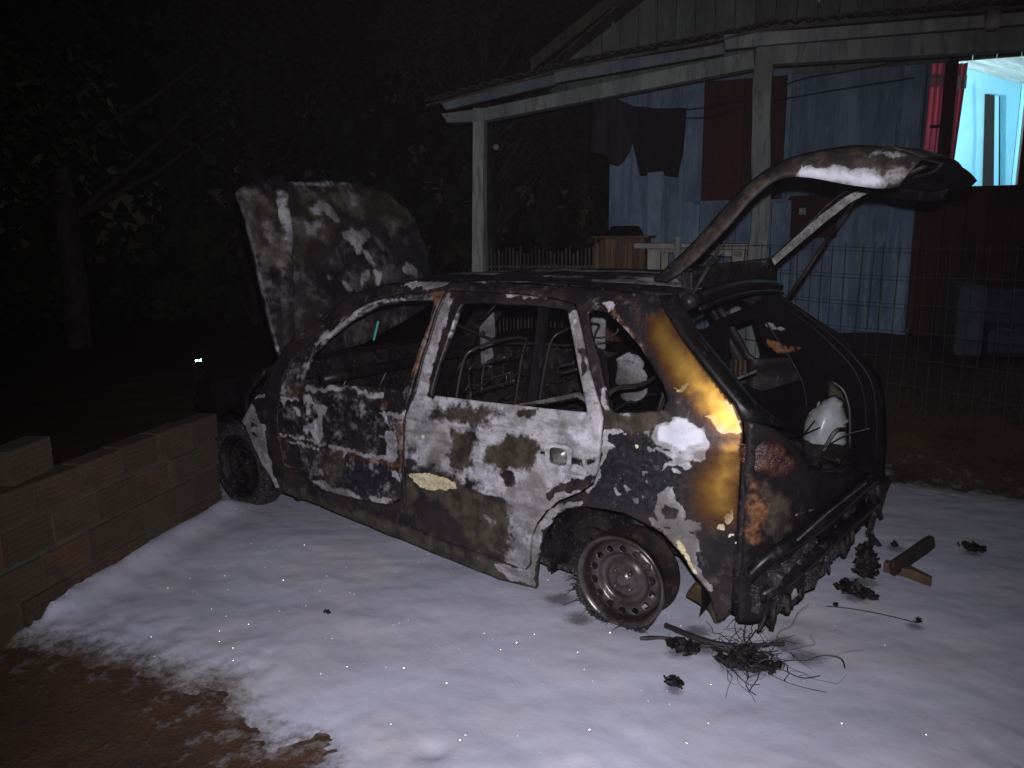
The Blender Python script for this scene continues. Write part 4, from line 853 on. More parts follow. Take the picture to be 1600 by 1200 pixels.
V3 = [HB+Vector((0, p[0], 0))+HD*p[1]+HN*float(h) for p, h in zip(V, bow)]
hood = obj('bonnet', V3, T, M['mottled'], car, True)
K_ = 3.636
set_attr(hood, V, [('pale', [(0.145,0.89),(0.086,0.891),(0.063,0.834),(0.025,0.776),(0.078,0.783),(0.137,0.832),(0.21,0.827),(0.241,0.849)], .010), ('pale', [(0.047,0.717),(-0.059,0.729),(-0.175,0.729),(-0.177,0.696),(-0.095,0.637),(-0.069,0.585),(-0.03,0.578),(-0.024,0.626),(0.008,0.677),(0.055,0.69)], .010), ('pale', [(-0.059,0.605),(-0.115,0.596),(-0.14,0.555),(-0.149,0.494),(-0.191,0.452),(-0.157,0.392),(-0.135,0.394),(-0.138,0.495),(-0.093,0.577)], .006),
 ('pale', [(-0.064,0.477),(-0.1,0.476),(-0.083,0.437),(-0.007,0.373),(-0.031,0.419)], .006), ('pale', [(-0.452,0.517),(-0.538,0.479),(-0.509,0.429),(-0.417,0.442),(-0.395,0.468)], .010), ('pale', [(0.241,0.464),(0.194,0.462),(0.184,0.446),(0.231,0.448)], .006), ('pale', [(0.154,0.429),(0.1,0.411),(0.041,0.352),(0.097,0.368)], .008),
 ('pale', [(0.432,0.954),(0.401,0.955),(0.432,0.808),(0.43,0.736),(0.465,0.59),(0.487,0.591),(0.47,0.699),(0.467,0.808)], .008, 1, .9), ('pale', [(0.715,0.145),(0.701,0.108),(0.677,0.088),(0.691,0.037),(0.727,0.056)], .006), ('pale', [(0.589,0.806),(0.51,0.789),(0.509,0.682),(0.569,0.646),(0.622,0.682)], .03, 1, .55), ('pale', [(0.307,0.81),(0.172,0.793),(0.228,0.679),(0.338,0.699)], .03, 1, .5), ('pale', [(-0.105,0.977),(-0.212,0.981),(-0.182,0.879),(-0.092,0.876)], .02, 1, .55),
 ('olive', [(0.653,0.944),(-0.652,1),(-0.57,0.738),(-0.033,0.816),(0.389,0.515),(0.602,0.523),(0.667,0.665)], .04, 1, .8), ('pale', [(0.348,1.02),(-0.202,1.038),(-0.197,1.021),(0.355,0.994)], .006, 1, .6)], {'olive': .25, 'pale': .27}); solid(hood, .03)

# tailgate: raised, hinged on the rear edge of the roof
gate = bpy.data.objects.new('tailgate', None); COL.objects.link(gate); gate.parent = car
TOPC = [(0.016,1.333),(-0.139,1.472),(-0.289,1.631),(-0.395,1.716),(-0.497,1.756),(-0.659,1.776),(-0.752,1.769),(-0.822,1.755),(-0.873,1.73)]
LOWC = [(-0.055,1.334),(-0.157,1.409),(-0.282,1.534),(-0.351,1.617),(-0.434,1.684),(-0.528,1.692),(-0.666,1.661),(-0.766,1.644),(-0.819,1.651),(-0.874,1.673)]
tp = curve_pts([(x, 0, z) for x, z in TOPC], 5); lp = curve_pts([(x, 0, z) for x, z in LOWC], 5); n = len(tp)
V3 = []; P2 = []
for k in range(n):
    for j in range(7):
        t = j/6.; p = tp[k]*(1-t)+lp[k]*t; y = .50+.045*math.sin(t*1.9)-.02*(k/n)**2
        V3.append((p[0], y, p[2])); P2.append((p[0], p[2]))
o = obj('gate_side', V3, [(k*7+j, (k+1)*7+j, (k+1)*7+j+1, k*7+j+1) for k in range(n-1) for j in range(6)], M['burnt'], gate, True)
set_attr(o, np.array(P2), [('pale', [(-0.525,1.713),(-0.574,1.718),(-0.673,1.704),(-0.773,1.683),(-0.773,1.632),(-0.494,1.665)], .006), ('foam', [(-0.512,1.713),(-0.574,1.718),(-0.673,1.704),(-0.773,1.683),(-0.769,1.632),(-0.484,1.665)], .03, 1, .72), ('pale', [(-0.767,1.706),(-0.839,1.721),(-0.874,1.723),(-0.842,1.677),(-0.808,1.65),(-0.771,1.652)], .02, 1, .55), ('pale', [(-0.668,1.78),(-0.763,1.773),(-0.874,1.726),(-0.804,1.712),(-0.709,1.743)], .02, 1, .5)], {'olive': .45}); solid(o, .012)
# the narrower cheek on the right
V4 = []
for k in range(n):
    a_ = np.array(V3[k*7]); b_ = np.array(V3[k*7+6]); wv = .62 if k < n*.55 else max(0., .62-(k/n-.55)*3.)
    for j in range(3): t = wv+(1-wv)*j/2.; p = a_*(1-t)+b_*t; V4.append((p[0]+.01, -.47-.02*t, p[2]-.01))
o = obj('gate_side', V4, [(k*3+j, k*3+j+1, (k+1)*3+j+1, (k+1)*3+j) for k in range(n-1) for j in range(2)], M['char_shiny'], gate, True); solid(o, .012)
# outer skin of the lower gate and inner stiffener
k0 = 18
def gate_skin(name, path, k0, drop, ym, m, th, cut=0):
    V3 = []; ny = 15
    for k in range(k0, len(path)):
        for j in range(ny):
            s_ = -1+2*j/(ny-1.); p = path[k]; V3.append((p[0]-.03*(1-s_*s_)*((k-k0)/(len(path)-k0)), s_*ym, p[2]-drop+.022*(1-s_*s_)))
    o = obj(name, V3, [(a_*ny+j, (a_+1)*ny+j, (a_+1)*ny+j+1, a_*ny+j+1) for a_ in range(len(path)-k0-1) for j in range(ny-1)], m, gate, True)
    flat_attr(o, olive=.4, pale=.2); solid(o, th); return o
gate_skin('gate_skin', tp, k0, .002, .50, M['burnt'], .008)
gate_skin('gate_inner_panel', lp, k0+2, -.03, .48, M['burnt'], .008)
# folded lower edge of the gate
mb = MB(); ey = np.linspace(-.50, .50, 13)
for y in ey:
    x0 = tp[-1][0]+.0; z0 = tp[-1][2]+.02*(1-(y/.5)**2); mb.v += [(x0+.02, y, z0), (x0-.05, y, z0-.020), (x0-.03, y, z0-.040), (x0+.03, y, z0-.055)]
mb.f = [(k*4+j, k*4+j+1, k*4+5+j, k*4+4+j) for k in range(12) for j in range(3)]
o = mb.out('gate_edge', M['char'], gate, True); solid(o, .006)
# upper rail of the gate above the roof edge
ur = [(0.639,1.317),(0.53,1.364),(0.285,1.383),(-0.154,1.388),(-0.565,1.394),(-0.584,1.279),(-0.168,1.283),(0.276,1.281)]
ur = [(0.472,1.368),(0.219,1.389),(-0.154,1.391),(-0.574,1.394)]; ul = [(0.467,1.303),(0.209,1.293),(-0.167,1.288),(-0.574,1.279)]
poly = ur+ul[::-1]
mb = MB(); mb.prism(poly, -.12, -.075, lambda u, v, d: (d, u, v)); bevel(mb.out('gate_rail', M['char'], gate), .006)
# rail under it (rear roof header) with wet glints
mb = MB(); mb.tube([(-.13, y, 1.255+.035*(1-(y/.56)**2)) for y in np.linspace(-.55, .54, 13)], .030, 8); o = mb.out('rear_header', M['char_shiny'], car, True)
mb = MB(); mb.tube([(-.165, y, 1.225+.035*(1-(y/.56)**2)) for y in np.linspace(-.52, .50, 13)], .010, 6); o = mb.out('header_seal', M['char_shiny'], car, True)
# hinges
for y in (.40, -.40): mb = MB(); mb.tube([(-.04, y, 1.33), (-.08, y, 1.37), (-.13, y, 1.36)], .012, 6); mb.out('gate_hinge', M['char'], gate)
# silvery inside edge of the right arm
ra = [(-0.129,1.394),(-0.224,1.485),(-0.332,1.584),(-0.435,1.664),(-0.516,1.704)]; rb = [(-0.143,1.365),(-0.249,1.459),(-0.356,1.555),(-0.458,1.638),(-0.543,1.686)]
mb = MB(); mb.prism(ra+rb[::-1], -.455, -.44, lambda u, v, d: (u, d, v)); o = mb.out('gate_arm', M['silver'], gate)
# gas struts
for y0, pts, r in ((.50, [(-0.083,1.176),(-0.143,1.299),(-0.206,1.411),(-0.256,1.484)], .009), (-.56, [(-0.17,1.189),(-0.263,1.344),(-0.352,1.498),(-0.437,1.628),(-0.474,1.689)], .010)):
    mb = MB(); P = [(x, y0, z) for x, z in pts]; mb.tube(P[:3], r, 8); mb.tube(P[2:], r*.6, 8); mb.tube([P[0], np.array(P[0])+.02*(np.array(P[1])-np.array(P[0]))], r*1.4, 8); mb.out('gas_strut', M['char'], gate, True)
# engine remains
mb = MB(); mb.box((2.3, -.35, .2), (2.75, .3, .58), jit=.03); mb.box((2.35, -.6, .3), (2.6, -.38, .6), jit=.02); mb.tube([(2.3, .1, .6), (2.5, .25, .66), (2.75, .1, .6)], .035, 8)
bevel(mb.out('engine', M['ash'], car), .01)
mb = MB(); mb.tube([(3.05, y, .52) for y in np.linspace(-.6, .6, 5)], .035, 8); mb.tube([(3.08, y, .28) for y in np.linspace(-.6, .6, 5)], .04, 8); mb.out('front_crossmember', M['char'], car)
# green mark seen through the front window (bonnet prop)
gp = [(1.591,1.088),(1.63,0.989)]
mb = MB(); mb.tube([(gp[0][0], .45, gp[0][1]), (gp[1][0], .45, gp[1][1])], .006, 6); mb.out('green_wire', M['green'], car)

# ================================================================== DEBRIS ON THE FOAM
def fz(x, y): return float(foam_z(np.array([x]), np.array([y]))[0])
def blob(name, c, sx, sy, sz, m, label, cat, seed, n=9, group=None):
    '''heap of burnt flakes and shards stuck together'''
    rd_ = random.Random(seed); mb = MB(); cnt = int(18+2600*(sx*sy)+420*sz)
    for k in range(cnt):
        a_ = rd_.uniform(0, 6.28); q = rd_.random()**.7; x, y = math.cos(a_)*q*sx, math.sin(a_)*q*sy; z = rd_.random()*sz*1.4*(1-q*.75)
        L = min(1., sx*14)*rd_.uniform(.007, .022)*(1.7 if rd_.random() < .15 else 1); rt = Matrix.Rotation(rd_.uniform(0, 6.28), 3, Vector((rd_.gauss(0, 1), rd_.gauss(0, 1), rd_.gauss(0, 1.5))).normalized())
        vs = [rt @ Vector((dx*L*rd_.uniform(.6, 1.3), dy*L*rd_.uniform(.4, 1.), dz*L*rd_.uniform(.1, .45)))+Vector((x, y, z)) for dx in (-1, 1) for dy in (-1, 1) for dz in (-1, 1)]
        mb.add(vs, [(0, 1, 3, 2), (4, 6, 7, 5), (0, 4, 5, 1), (2, 3, 7, 6), (0, 2, 6, 4), (1, 5, 7, 3)])
    nr = 9; core = [(math.cos(2*math.pi*k/nr)*sx*.8*rd_.uniform(.6, 1.1), math.sin(2*math.pi*k/nr)*sy*.8*rd_.uniform(.6, 1.1)) for k in range(nr)]
    mb.add([(x, y, -.01) for x, y in core]+[(x*.8, y*.8, sz*.55*rd_.uniform(.5, 1.1)) for x, y in core]+[(0, 0, sz*rd_.uniform(.8, 1.1))], [(k, (k+1) % nr, nr+(k+1) % nr, nr+k) for k in range(nr)]+[(nr+k, nr+(k+1) % nr, 2*nr) for k in range(nr)])
    o = mb.out(name, m); o.location = (c[0], c[1], fz(c[0], c[1])+.004); tag(o, label, cat, group); return o
tang = [(-0.244,0.892),(-0.383,0.821),(-0.532,0.792),(-0.578,0.579),(-0.444,0.378),(-0.685,0.559),(-0.51,0.758),(-0.573,0.442),(-0.763,0.702),(-0.424,0.867)]
mb = MB(); cx, cy = [(-0.503,0.737)][0]
for k in range(95):
    a_ = random.uniform(0, 6.28); L = random.uniform(.05, .26) if k > 12 else random.uniform(.2, .42); p0 = Vector((cx+random.gauss(0, .055), cy+random.gauss(0, .045), fz(cx, cy)+.01+random.random()*.03))
    pts = [p0]; d = Vector((math.cos(a_), math.sin(a_), random.uniform(-.1, .5)))
    for j in range(6):
        d = (d+Vector((random.gauss(0, .6), random.gauss(0, .6), random.gauss(-.15, .3)))).normalized(); q = pts[-1]+d*L/6; q.z = max(q.z, fz(q.x, q.y)+.004); pts.append(q)
    mb.tube(curve_pts(pts, 3), random.choice((.0006, .0009, .0012, .0018)), 4)
wt = mb.out('wire_tangle', M['wire']); wt['kind'] = 'stuff'; tag(wt, 'tangle of thin burnt wires on the foam behind the rear wheel', 'wires')
blob('charred_lump', (*[(-0.493,0.774)][0], .02), .11, .075, .035, M['char'], 'flat black charred lump under the wire tangle', 'debris', 3)
blob('charred_scrap', (*[(-0.284,0.827)][0], .02), .06, .045, .022, M['char'], 'dark burnt scrap on foam left of the wire tangle', 'debris', 5)
blob('charred_scrap', (*[(-0.341,1.042)][0], .02), .032, .028, .018, M['char'], 'small black scrap on foam nearest the camera, below the wires', 'debris', 6)
rodA = [(-0.131,0.868),(-0.206,0.811),(-0.341,0.777),(-0.432,0.703),(-0.566,0.577)]
mb = MB(); mb.tube(curve_pts([(x, y, fz(x, y)+.012) for x, y in rodA], 4), [.006+.003*random.random() for _ in range(17)], 6); o = mb.out('burnt_rod', M['wire']); tag(o, 'long thin burnt rod lying on the foam beside the rear wheel', 'rod')
rodB = [(-0.167,0.727),(-0.269,0.755),(-0.356,0.755),(-0.441,0.729)]
mb = MB(); mb.tube(curve_pts([(x, y, fz(x, y)+.02) for x, y in rodB], 4), [.010+.004*random.random() for _ in range(13)], 6); o = mb.out('burnt_strip', M['wire']); tag(o, 'curved black strip running from the rear wheel to the wires', 'strip')
dang = [(1.069,0.361),(1.123,0.343),(1.098,0.279),(1.032,0.222)]; 
for i, pl in enumerate(([(0.619,0.135),(0.675,0.096),(0.646,0.032),(0.534,-0.059)], [(0.499,0.097),(0.51,0.022),(0.442,-0.076)], [(0.361,0.052),(0.233,-0.073),(0.162,-0.177),(0.283,-0.173)])):
    mb = MB(); mb.tube(curve_pts([(-.45, y, max(z, .035)) for y, z in pl], 5), .003, 5); o = mb.out('dangling_wire', M['wire'], car)
blob('charred_block', (*[(-0.676,-0.235)][0], .05), .050, .045, .17, M['char'], 'upright black charred chunk on foam beside the burnt plank', 'debris', 8)
blob('charred_scrap', (*[(-0.686,-0.016)][0], .03), .075, .045, .035, M['char'], 'flat charred scrap at the foot of the upright chunk', 'debris', 9)
blob('charred_scrap', (*[(-0.623,-0.468)][0], .03), .04, .04, .045, M['char'], 'small charred scrap under the hanging bumper strip', 'debris', 10)
blob('charred_scrap', (*[(-1.029,-0.839)][0], .02), .06, .03, .014, M['char'], 'thin dark scrap on the foam at far right', 'debris', 12)
blob('charred_scrap', (*[(-0.936,0.113)][0], .02), .018, .014, .014, M['char'], 'tiny black scrap on the foam right of the wires', 'debris', 13)
blob('charred_scrap', (*[(-0.722,-0.637)][0], .02), .02, .02, .02, M['char'], 'tiny black scrap just left of the burnt plank', 'debris', 14)
blob('charred_scrap', (*[(1.005,1.367)][0], .03), .016, .008, .005, M['char'], 'tiny dark speck on the open foam at left', 'debris', 15)
blob('charred_scrap', (*[(-0.64,0.14)][0], .02), .012, .010, .010, M['char'], 'tiny black scrap between the wires and the charred chunk', 'debris', 16)
mb = MB(); tl = [(-0.61,0.171),(-0.7,0.142),(-0.816,0.132),(-0.938,0.134)]; mb.tube(curve_pts([(x, y, fz(x, y)+.006) for x, y in tl], 4), .0025, 5); tag(mb.out('thin_wire', M['wire']), 'thin wire lying on the foam towards the right', 'wire')
# burnt plank, one end raised, and the brown slat below it
pa = Vector((*[(-0.773,-0.264)][0], .065)); pb = Vector((*[(-0.895,-0.49)][0], .15)); d = (pb-pa); L = d.length; dn = d.normalized(); up = Vector((0, 0, 1)); sd_ = dn.cross(up).normalized(); un = sd_.cross(dn)
mb = MB()
for k in range(7):
    t = k/6.; p = pa+d*t; w_ = .036*(1-.12*random.random()) if k < 6 else .026; h_ = .013
    mb.v += [tuple(p+sd_*a_*h_+un*b_*w_) for a_, b_ in ((-1, -1), (1, -1), (1, 1), (-1, 1))]
mb.f = [(k*4+j, k*4+(j+1) % 4, k*4+4+(j+1) % 4, k*4+4+j) for k in range(6) for j in range(4)]+[(3, 2, 1, 0), (24, 25, 26, 27)]
pk = bevel(mb.out('burnt_plank', noisy('half_burnt_wood', (.012, .009, .008), (.026, .015, .010), 6, .8, bump=.7, c3=(.06, .03, .014))), .004); tag(pk, 'half burnt plank with a blackened raised end on the foam', 'plank')
sl = [(-0.734,-0.337),(-0.834,-0.326),(-0.928,-0.275)]
mb = MB(); 
for k in range(2):
    a_, b_ = sl[k], sl[k+1]; mb.add([(a_[0], a_[1]-.028, .066), (b_[0], b_[1]-.028*(1-k*.6), .064), (b_[0], b_[1]+.028*(1-k*.6), .066), (a_[0], a_[1]+.028, .072), (a_[0], a_[1]-.028, .026), (b_[0], b_[1]-.028*(1-k*.6), .026), (b_[0], b_[1]+.028*(1-k*.6), .026), (a_[0], a_[1]+.028, .026)], [(0, 1, 2, 3), (4, 7, 6, 5), (0, 4, 5, 1), (1, 5, 6, 2), (2, 6, 7, 3), (3, 7, 4, 0)])
o = mb.out('brown_slat', noisy('scorched_wood', (.07, .042, .026), (.12, .08, .05), 6, .85, bump=.5)); tag(o, 'thin brown wooden slat flat on the foam under the burnt plank', 'slat')

# ================================================================== HOLLOW BLOCK WALL
wall = thing('block_wall', 'low unplastered clay block wall at the left edge of the yard', 'wall', (WA[0], WA[1], 0), math.atan2(WD[1], WD[0]))
wl = 3.0; bh, bl, gap = .135, .235, .016; thk = .11
# local frame: x along the wall from the car end, y thickness on the far side
ysg = -1 if (Matrix.Rotation(math.atan2(WD[1], WD[0]), 3, 'Z') @ Vector((0, 1, 0))).xy.dot(Vector(WN)) > 0 else 1
mb = MB(); mb.box((0.012, .012*ysg, -.1), (wl, (thk-.012)*ysg, 4*(bh+gap)-.055)); o = mb.out('mortar_core', M['mortar'], wall)
vsb = MB()
def block_mesh(L, ribs=True):
    mb = MB(); hh = bh
    # fluted faces: shallow horizontal grooves, hollow cells at the ends
    ng = 6; prof = []
    for k in range(ng):
        z0 = hh*k/ng; z1 = hh*(k+1)/ng; prof += [(0, z0+.003), (0, z1-.003), (.004, z1)]
    prof = [(0, .0)]+prof
    vs = []
    for y, z in prof: vs += [(0, y*ysg, z), (L, y*ysg, z)]
    for y, z in reversed(prof): vs += [(0, (thk-y)*ysg, z), (L, (thk-y)*ysg, z)]
    n = len(vs)//2; mb.add(vs, [(2*i, 2*i+1, 2*((i+1) % n)+1, 2*((i+1) % n)) for i in range(n)])
    mb.f += [tuple(2*i for i in range(n)), tuple(reversed([2*i+1 for i in range(n)]))]
    return mb
base = {}
for L in (.235, .115, .16):
    mb_ = block_mesh(L); me = bpy.data.meshes.new('block'); me.from_pydata(mb_.v, [], mb_.f); me.update(); me.materials.append(M['brick']); base[L] = me
for row in range(4):
    x = .0; first = (.115, .235, .16, .235)[row]; seq = [first]
    while x < wl:
        L = seq.pop() if seq else .235
        o = bpy.data.objects.new('block', base[L]); COL.objects.link(o); o.parent = wall
        o.location = (x, random.uniform(-.010, .008), -.01+row*(bh+gap)+random.uniform(-.005, .005)); o.rotation_euler = (random.gauss(0, .006), 0, random.gauss(0, .008)); x += L+gap
o = bpy.data.objects.new('block', base[.235]); COL.objects.link(o); o.location = (WA[0]+WD[0]*1.12-WN[0]*.02, WA[1]+WD[1]*1.12-WN[1]*.02, .597); o.rotation_euler = (0, 0, math.atan2(WD[1], WD[0])+.15)
o.name = 'loose_block'; tag(o, 'loose reddish clay block resting on top of the low wall', 'block')

# ================================================================== HOUSE
house = thing('wooden_house', 'worn blue wooden house with a porch, red shutters and a lit window', 'house', tuple(HO), math.atan2(HE[1], HE[0]))
# local axes of the empty: x to the right along the wall, y must point away from the camera
def hbox(name, a, b, m, bev=.0, par=None, jit=0):
    mb = MB(); mb.box(a, b, jit); o = mb.out(name, m, par or house)
    if bev: bevel(o, bev)
    return o
def hprism(name, poly, y0, y1, m, par=None, bev=0):
    mb = MB(); mb.prism(poly, y0, y1, lambda u, v, d: (u, d, v)); o = mb.out(name, m, par or house)
    if bev: bevel(o, bev)
    return o
x = 0.0; bw = .205
while x < 3.26:
    w_ = bw*random.uniform(.9, 1.08); w_ = min(w_, 3.27-x); z1 = 3.62
    segs = [(.40+random.uniform(-.03, .03), z1)]
    if x+w_ > 1.0 and x < 1.97: segs = [(.40, 1.90), (3.26, z1)]
    if len(segs) == 1 and segs[0][1] == 1.90: pass
    if segs[0][1] == 1.90:
        if x+w_ > 1.97: hbox('wall_board', (1.972, -.002, 1.902), (x+w_-.003, .025, z1), M['bluewood'], .002)
        if x < 1.0: hbox('wall_board', (x+.003, -.002, 1.902), (.998, .025, z1), M['bluewood'], .002)
    for z0, zz in segs: hbox('wall_board', (x+.003, random.uniform(-.004, .004), z0), (x+w_-.003, .025, zz), M['bluewood'], .002)
    if segs[0][1] > 3 or x+w_ < 1.0 or x+w_ > 2.0: hbox('wall_batten', (x+w_-.022, -.016, .45), (x+w_+.02, -.004, z1), M['bluewood'], .002)
    x += w_
hbox('wall_backing', (0, .03, .1), (3.25, .06, 3.9), M['dark'])
hbox('wall_backing', (3.255, .03, .1), (6.2, .055, 1.92), M['dark'])  # unseen sheet added to stop room light leaking between the boards
hbox('wall_backing', (3.255, .035, 3.275), (6.2, .06, 4.6), M['dark'])  # same added light stop above the window
hbox('side_wall', (-.03, .03, .1), (-.002, 4.5, 4.2), M['bluewood'])
hbox('sill_beam', (-.02, -.03, .30), (3.3, .02, .42), M['bluebeam'], .005)
# window with closed red shutters
fr = bpy.data.objects.new('window', None); COL.objects.link(fr); fr.parent = house
for a, b in (((1.00, -.03, 1.88), (1.05, .02, 3.24)), ((1.92, -.03, 1.88), (1.97, .02, 3.24)), ((1.00, -.035, 3.19), (1.97, .02, 3.25)), ((.98, -.04, 1.86), (1.99, .02, 1.90))): hbox('window_frame', a, b, M['bluewood'], .003, fr)
for x0, x1 in ((1.055, 1.485), (1.49, 1.915)):
    hbox('shutter', (x0, -.026, 1.905), (x1, -.004, 3.185), M['shutter'], .004, fr)
    for z in (2.1, 2.95): hbox('shutter_rail', (x0+.02, -.045, z), (x1-.02, -.028, z+.07), M['shutter'], .003, fr)
# meter box
mx = hbox('meter_box', (2.03, -.17, 1.47), (2.50, -.004, 1.90), M['redwood'], .006)
mb = MB(); mb.prism([(2.00, 1.88), (2.53, 1.90), (2.53, 1.93), (2.00, 1.915)], -.24, -.01, lambda u, v, d: (u, d, v)); mb.out('box_roof', M['redwood'], mx)
hbox('meter_label', (2.11, -.178, 1.72), (2.18, -.172, 1.79), M['palewood'], .001, mx)
# red front section at right
x = 3.33
while x < 6.2:
    hbox('wall_board', (x+.003, -.012+random.uniform(-.003, .003), .30), (x+.197, .02, 1.925), M['redwood'], .002); x += .2
hbox('corner_trim', (3.262, -.05, .5), (3.325, .03, 1.98), M['shutter'], .004)
hbox('corner_trim', (3.262, -.03, 3.28), (5.9, .03, 3.7), M['redwood'], .004)
hbox('window_sill', (3.25, -.06, 1.925), (6.2, .06, 1.975), M['redwood'], .004)
hbox('window_post', (3.425, -.03, 1.976), (3.535, .06, 3.27), M['redwood'], .004)
hbox('window_post', (4.155, -.03, 1.976), (4.26, .06, 3.27), M['redwood'], .004)
hbox('window_bar', (3.33, -.012, 2.57), (3.424, .012, 2.60), M['redwood'], .002)
# open sash beyond the right post
sh = bpy.data.objects.new('window_sash', None); COL.objects.link(sh); sh.parent = house
hbox('sash_frame', (4.262, -.02, 1.98), (4.30, .02, 3.2), M['redwood'], .003, sh); hbox('sash_frame', (4.30, -.02, 2.40), (4.8, .02, 2.45), M['redwood'], .003, sh)
hbox('pane', (4.30, -.004, 2.47), (4.8, .004, 2.85), M['palewood'], 0, sh)
hbox('sash_frame', (4.30, -.02, 2.86), (4.8, .02, 3.2), M['redwood'], .003, sh)
# curtains (folded strips)
for k_, cc in (('pink', (.42, .15, .18)), ('white', (.8, .72, .74))):
    m = M[k_]; t = m.node_tree; tr = t.nodes.new('ShaderNodeBsdfTranslucent'); tr.inputs[0].default_value = (*cc, 1); mx_ = t.nodes.new('ShaderNodeMixShader'); mx_.inputs[0].default_value = .6
    bs = t.nodes['Principled BSDF']; t.links.new(bs.outputs[0], mx_.inputs[1]); t.links.new(tr.outputs[0], mx_.inputs[2]); t.links.new(mx_.outputs[0], t.nodes['Material Output'].inputs[0])
def curtain(x0, x1, y, z0, z1, m, nf=5, par=None, name='curtain', w1=None):
    vs = []; n = nf*6; 
    for k in range(n+1):
        t = k/n
        for zz, tz in ((z0, 0), ((z0+z1)/2, .5), (z1, 1)):
            xr = x0+(x1-x0)*t*(1 if w1 is None else (w1+(1-w1)*tz)); vs.append((xr, y+.015*math.sin(t*nf*6.28), zz))
    o = obj(name, vs, [(3*k+j, 3*k+3+j, 3*k+4+j, 3*k+1+j) for k in range(n) for j in range(2)], m, par or house, True); solid(o, .003); return o
curtain(3.22, 3.43, .055, 1.99, 3.24, M['pink'], 4)
curtain(3.23, 3.43, .03, 2.98, 3.10, M['white'], 2)
curtain(3.54, 3.64, .10, 1.99, 3.20, M['pink'], 2, w1=.45)
curtain(3.545, 3.64, .085, 2.95, 3.08, M['white'], 2)
# room
RW = [(3.755,3.61),(4.557,3.293),(4.682,2.003),(3.682,1.872)]
rx0 = 3.2
hprism('room_wall', [(2.2, 4.2), (RW[0][0], RW[0][1]), (RW[1][0]+.03, RW[1][1]), (RW[1][0]+.03, 1.0), (2.2, 1.0)], 2.2, 2.25, M['cyan'])
dz = [(4.202,3.197),(4.364,3.156),(4.494,1.773),(4.296,1.777)]
hprism('room_door', dz, 2.17, 2.198, M['dark'])
dz = [(4.307,3.166),(4.349,3.155),(4.471,1.773),(4.421,1.774)]
hprism('door_edge', dz, 2.15, 2.165, M['cyan'])
mb = MB(); rr = [(3.795,3.247),(3.848,2.791),(3.886,2.095)]
mb.tube([(x, 2.0, z) for x, z in rr], .006, 5); mb.out('hanging_cord', M['dark'], house)
# right hand room wall meets the back wall and runs back to the front
hprism('room_side_wall', [(RW[1][0]+.035, 1.0), (RW[1][0]+.07, 1.0), (RW[1][0]+.07, 3.35), (RW[1][0]+.035, 3.35)], .5, 2.2, M['cyan'])
# ceiling boards sloping down to the right
for k in range(14):
    y0 = .10+k*.15; a_ = RW[0]; b_ = RW[1]; sl_ = (b_[1]-a_[1])/(b_[0]-a_[0])
    z0 = a_[1]+.01; xa, xb = 2.6, 4.6; drop = .12*(1-(y0/2.2))
    mb = MB(); zz = lambda x_: a_[1]+.006+sl_*(x_-a_[0])-drop*.4
    mb.add([(xa, y0, zz(xa)), (xb, y0, zz(xb)), (xb, y0+.142, zz(xb)), (xa, y0+.142, zz(xa)), (xa, y0, zz(xa)+.02), (xb, y0, zz(xb)+.02), (xb, y0+.142, zz(xb)+.02), (xa, y0+.142, zz(xa)+.02)], [(0, 3, 2, 1), (4, 5, 6, 7), (0, 1, 5, 4), (1, 2, 6, 5), (2, 3, 7, 6), (3, 0, 4, 7)])
    mb.out('ceiling_board', M['ceil'], house)
hbox('room_floor', (2.2, .06, .9), (6.2, 2.3, .95), M['dark'])
hbox('room_partition', (2.15, .07, .9), (2.2, 2.3, 4.0), M['cyan'])
rl_ = bpy.data.lights.new('room_lamp', 'POINT'); rl_.energy = 140; rl_.shadow_soft_size = .06; rl_.color = (.86, .97, 1.0)
rlo = bpy.data.objects.new('room_lamp', rl_); COL.objects.link(rlo); rlo.parent = house; rlo.location = (2.62, 1.15, 2.9)
bm = bmesh.new(); bmesh.ops.create_uvsphere(bm, u_segments=12, v_segments=8, radius=.03); me = bpy.data.meshes.new('bulb'); bm.to_mesh(me); bm.free()
m, t, b = mat('lit_bulb', (1, 1, 1)); b.inputs['Emission Color'].default_value = (.9, 1, 1, 1); b.inputs['Emission Strength'].default_value = 3
bo = link('light_bulb', me, m, house); bo.location = (2.62, 1.15, 3.02)
# porch posts (rough hewn)
def post(pts, wx, wy, m):
    mb = MB()
    for k, (x, z) in enumerate(pts):
        j = lambda: random.uniform(-.008, .008)
        mb.v += [(x+j(), -1.95-wy/2, z), (x+wx+j(), -1.95-wy/2, z), (x+wx+j(), -1.95+wy/2, z), (x+j(), -1.95+wy/2, z)]
    n = len(pts); mb.f = [(k*4+j, k*4+(j+1) % 4, k*4+4+(j+1) % 4, k*4+4+j) for k in range(n-1) for j in range(4)]+[(3, 2, 1, 0), tuple(range((n-1)*4, n*4))]
    return bevel(mb.out('porch_post', m, house), .006)
post([(1.69-.02*math.sin(k), .28+k*.31) for k in range(10)], .155, .14, M['greywood'])
post([(-.985+.006*k, .28+k*.274) for k in range(10)], .12, .12, M['greywood'])
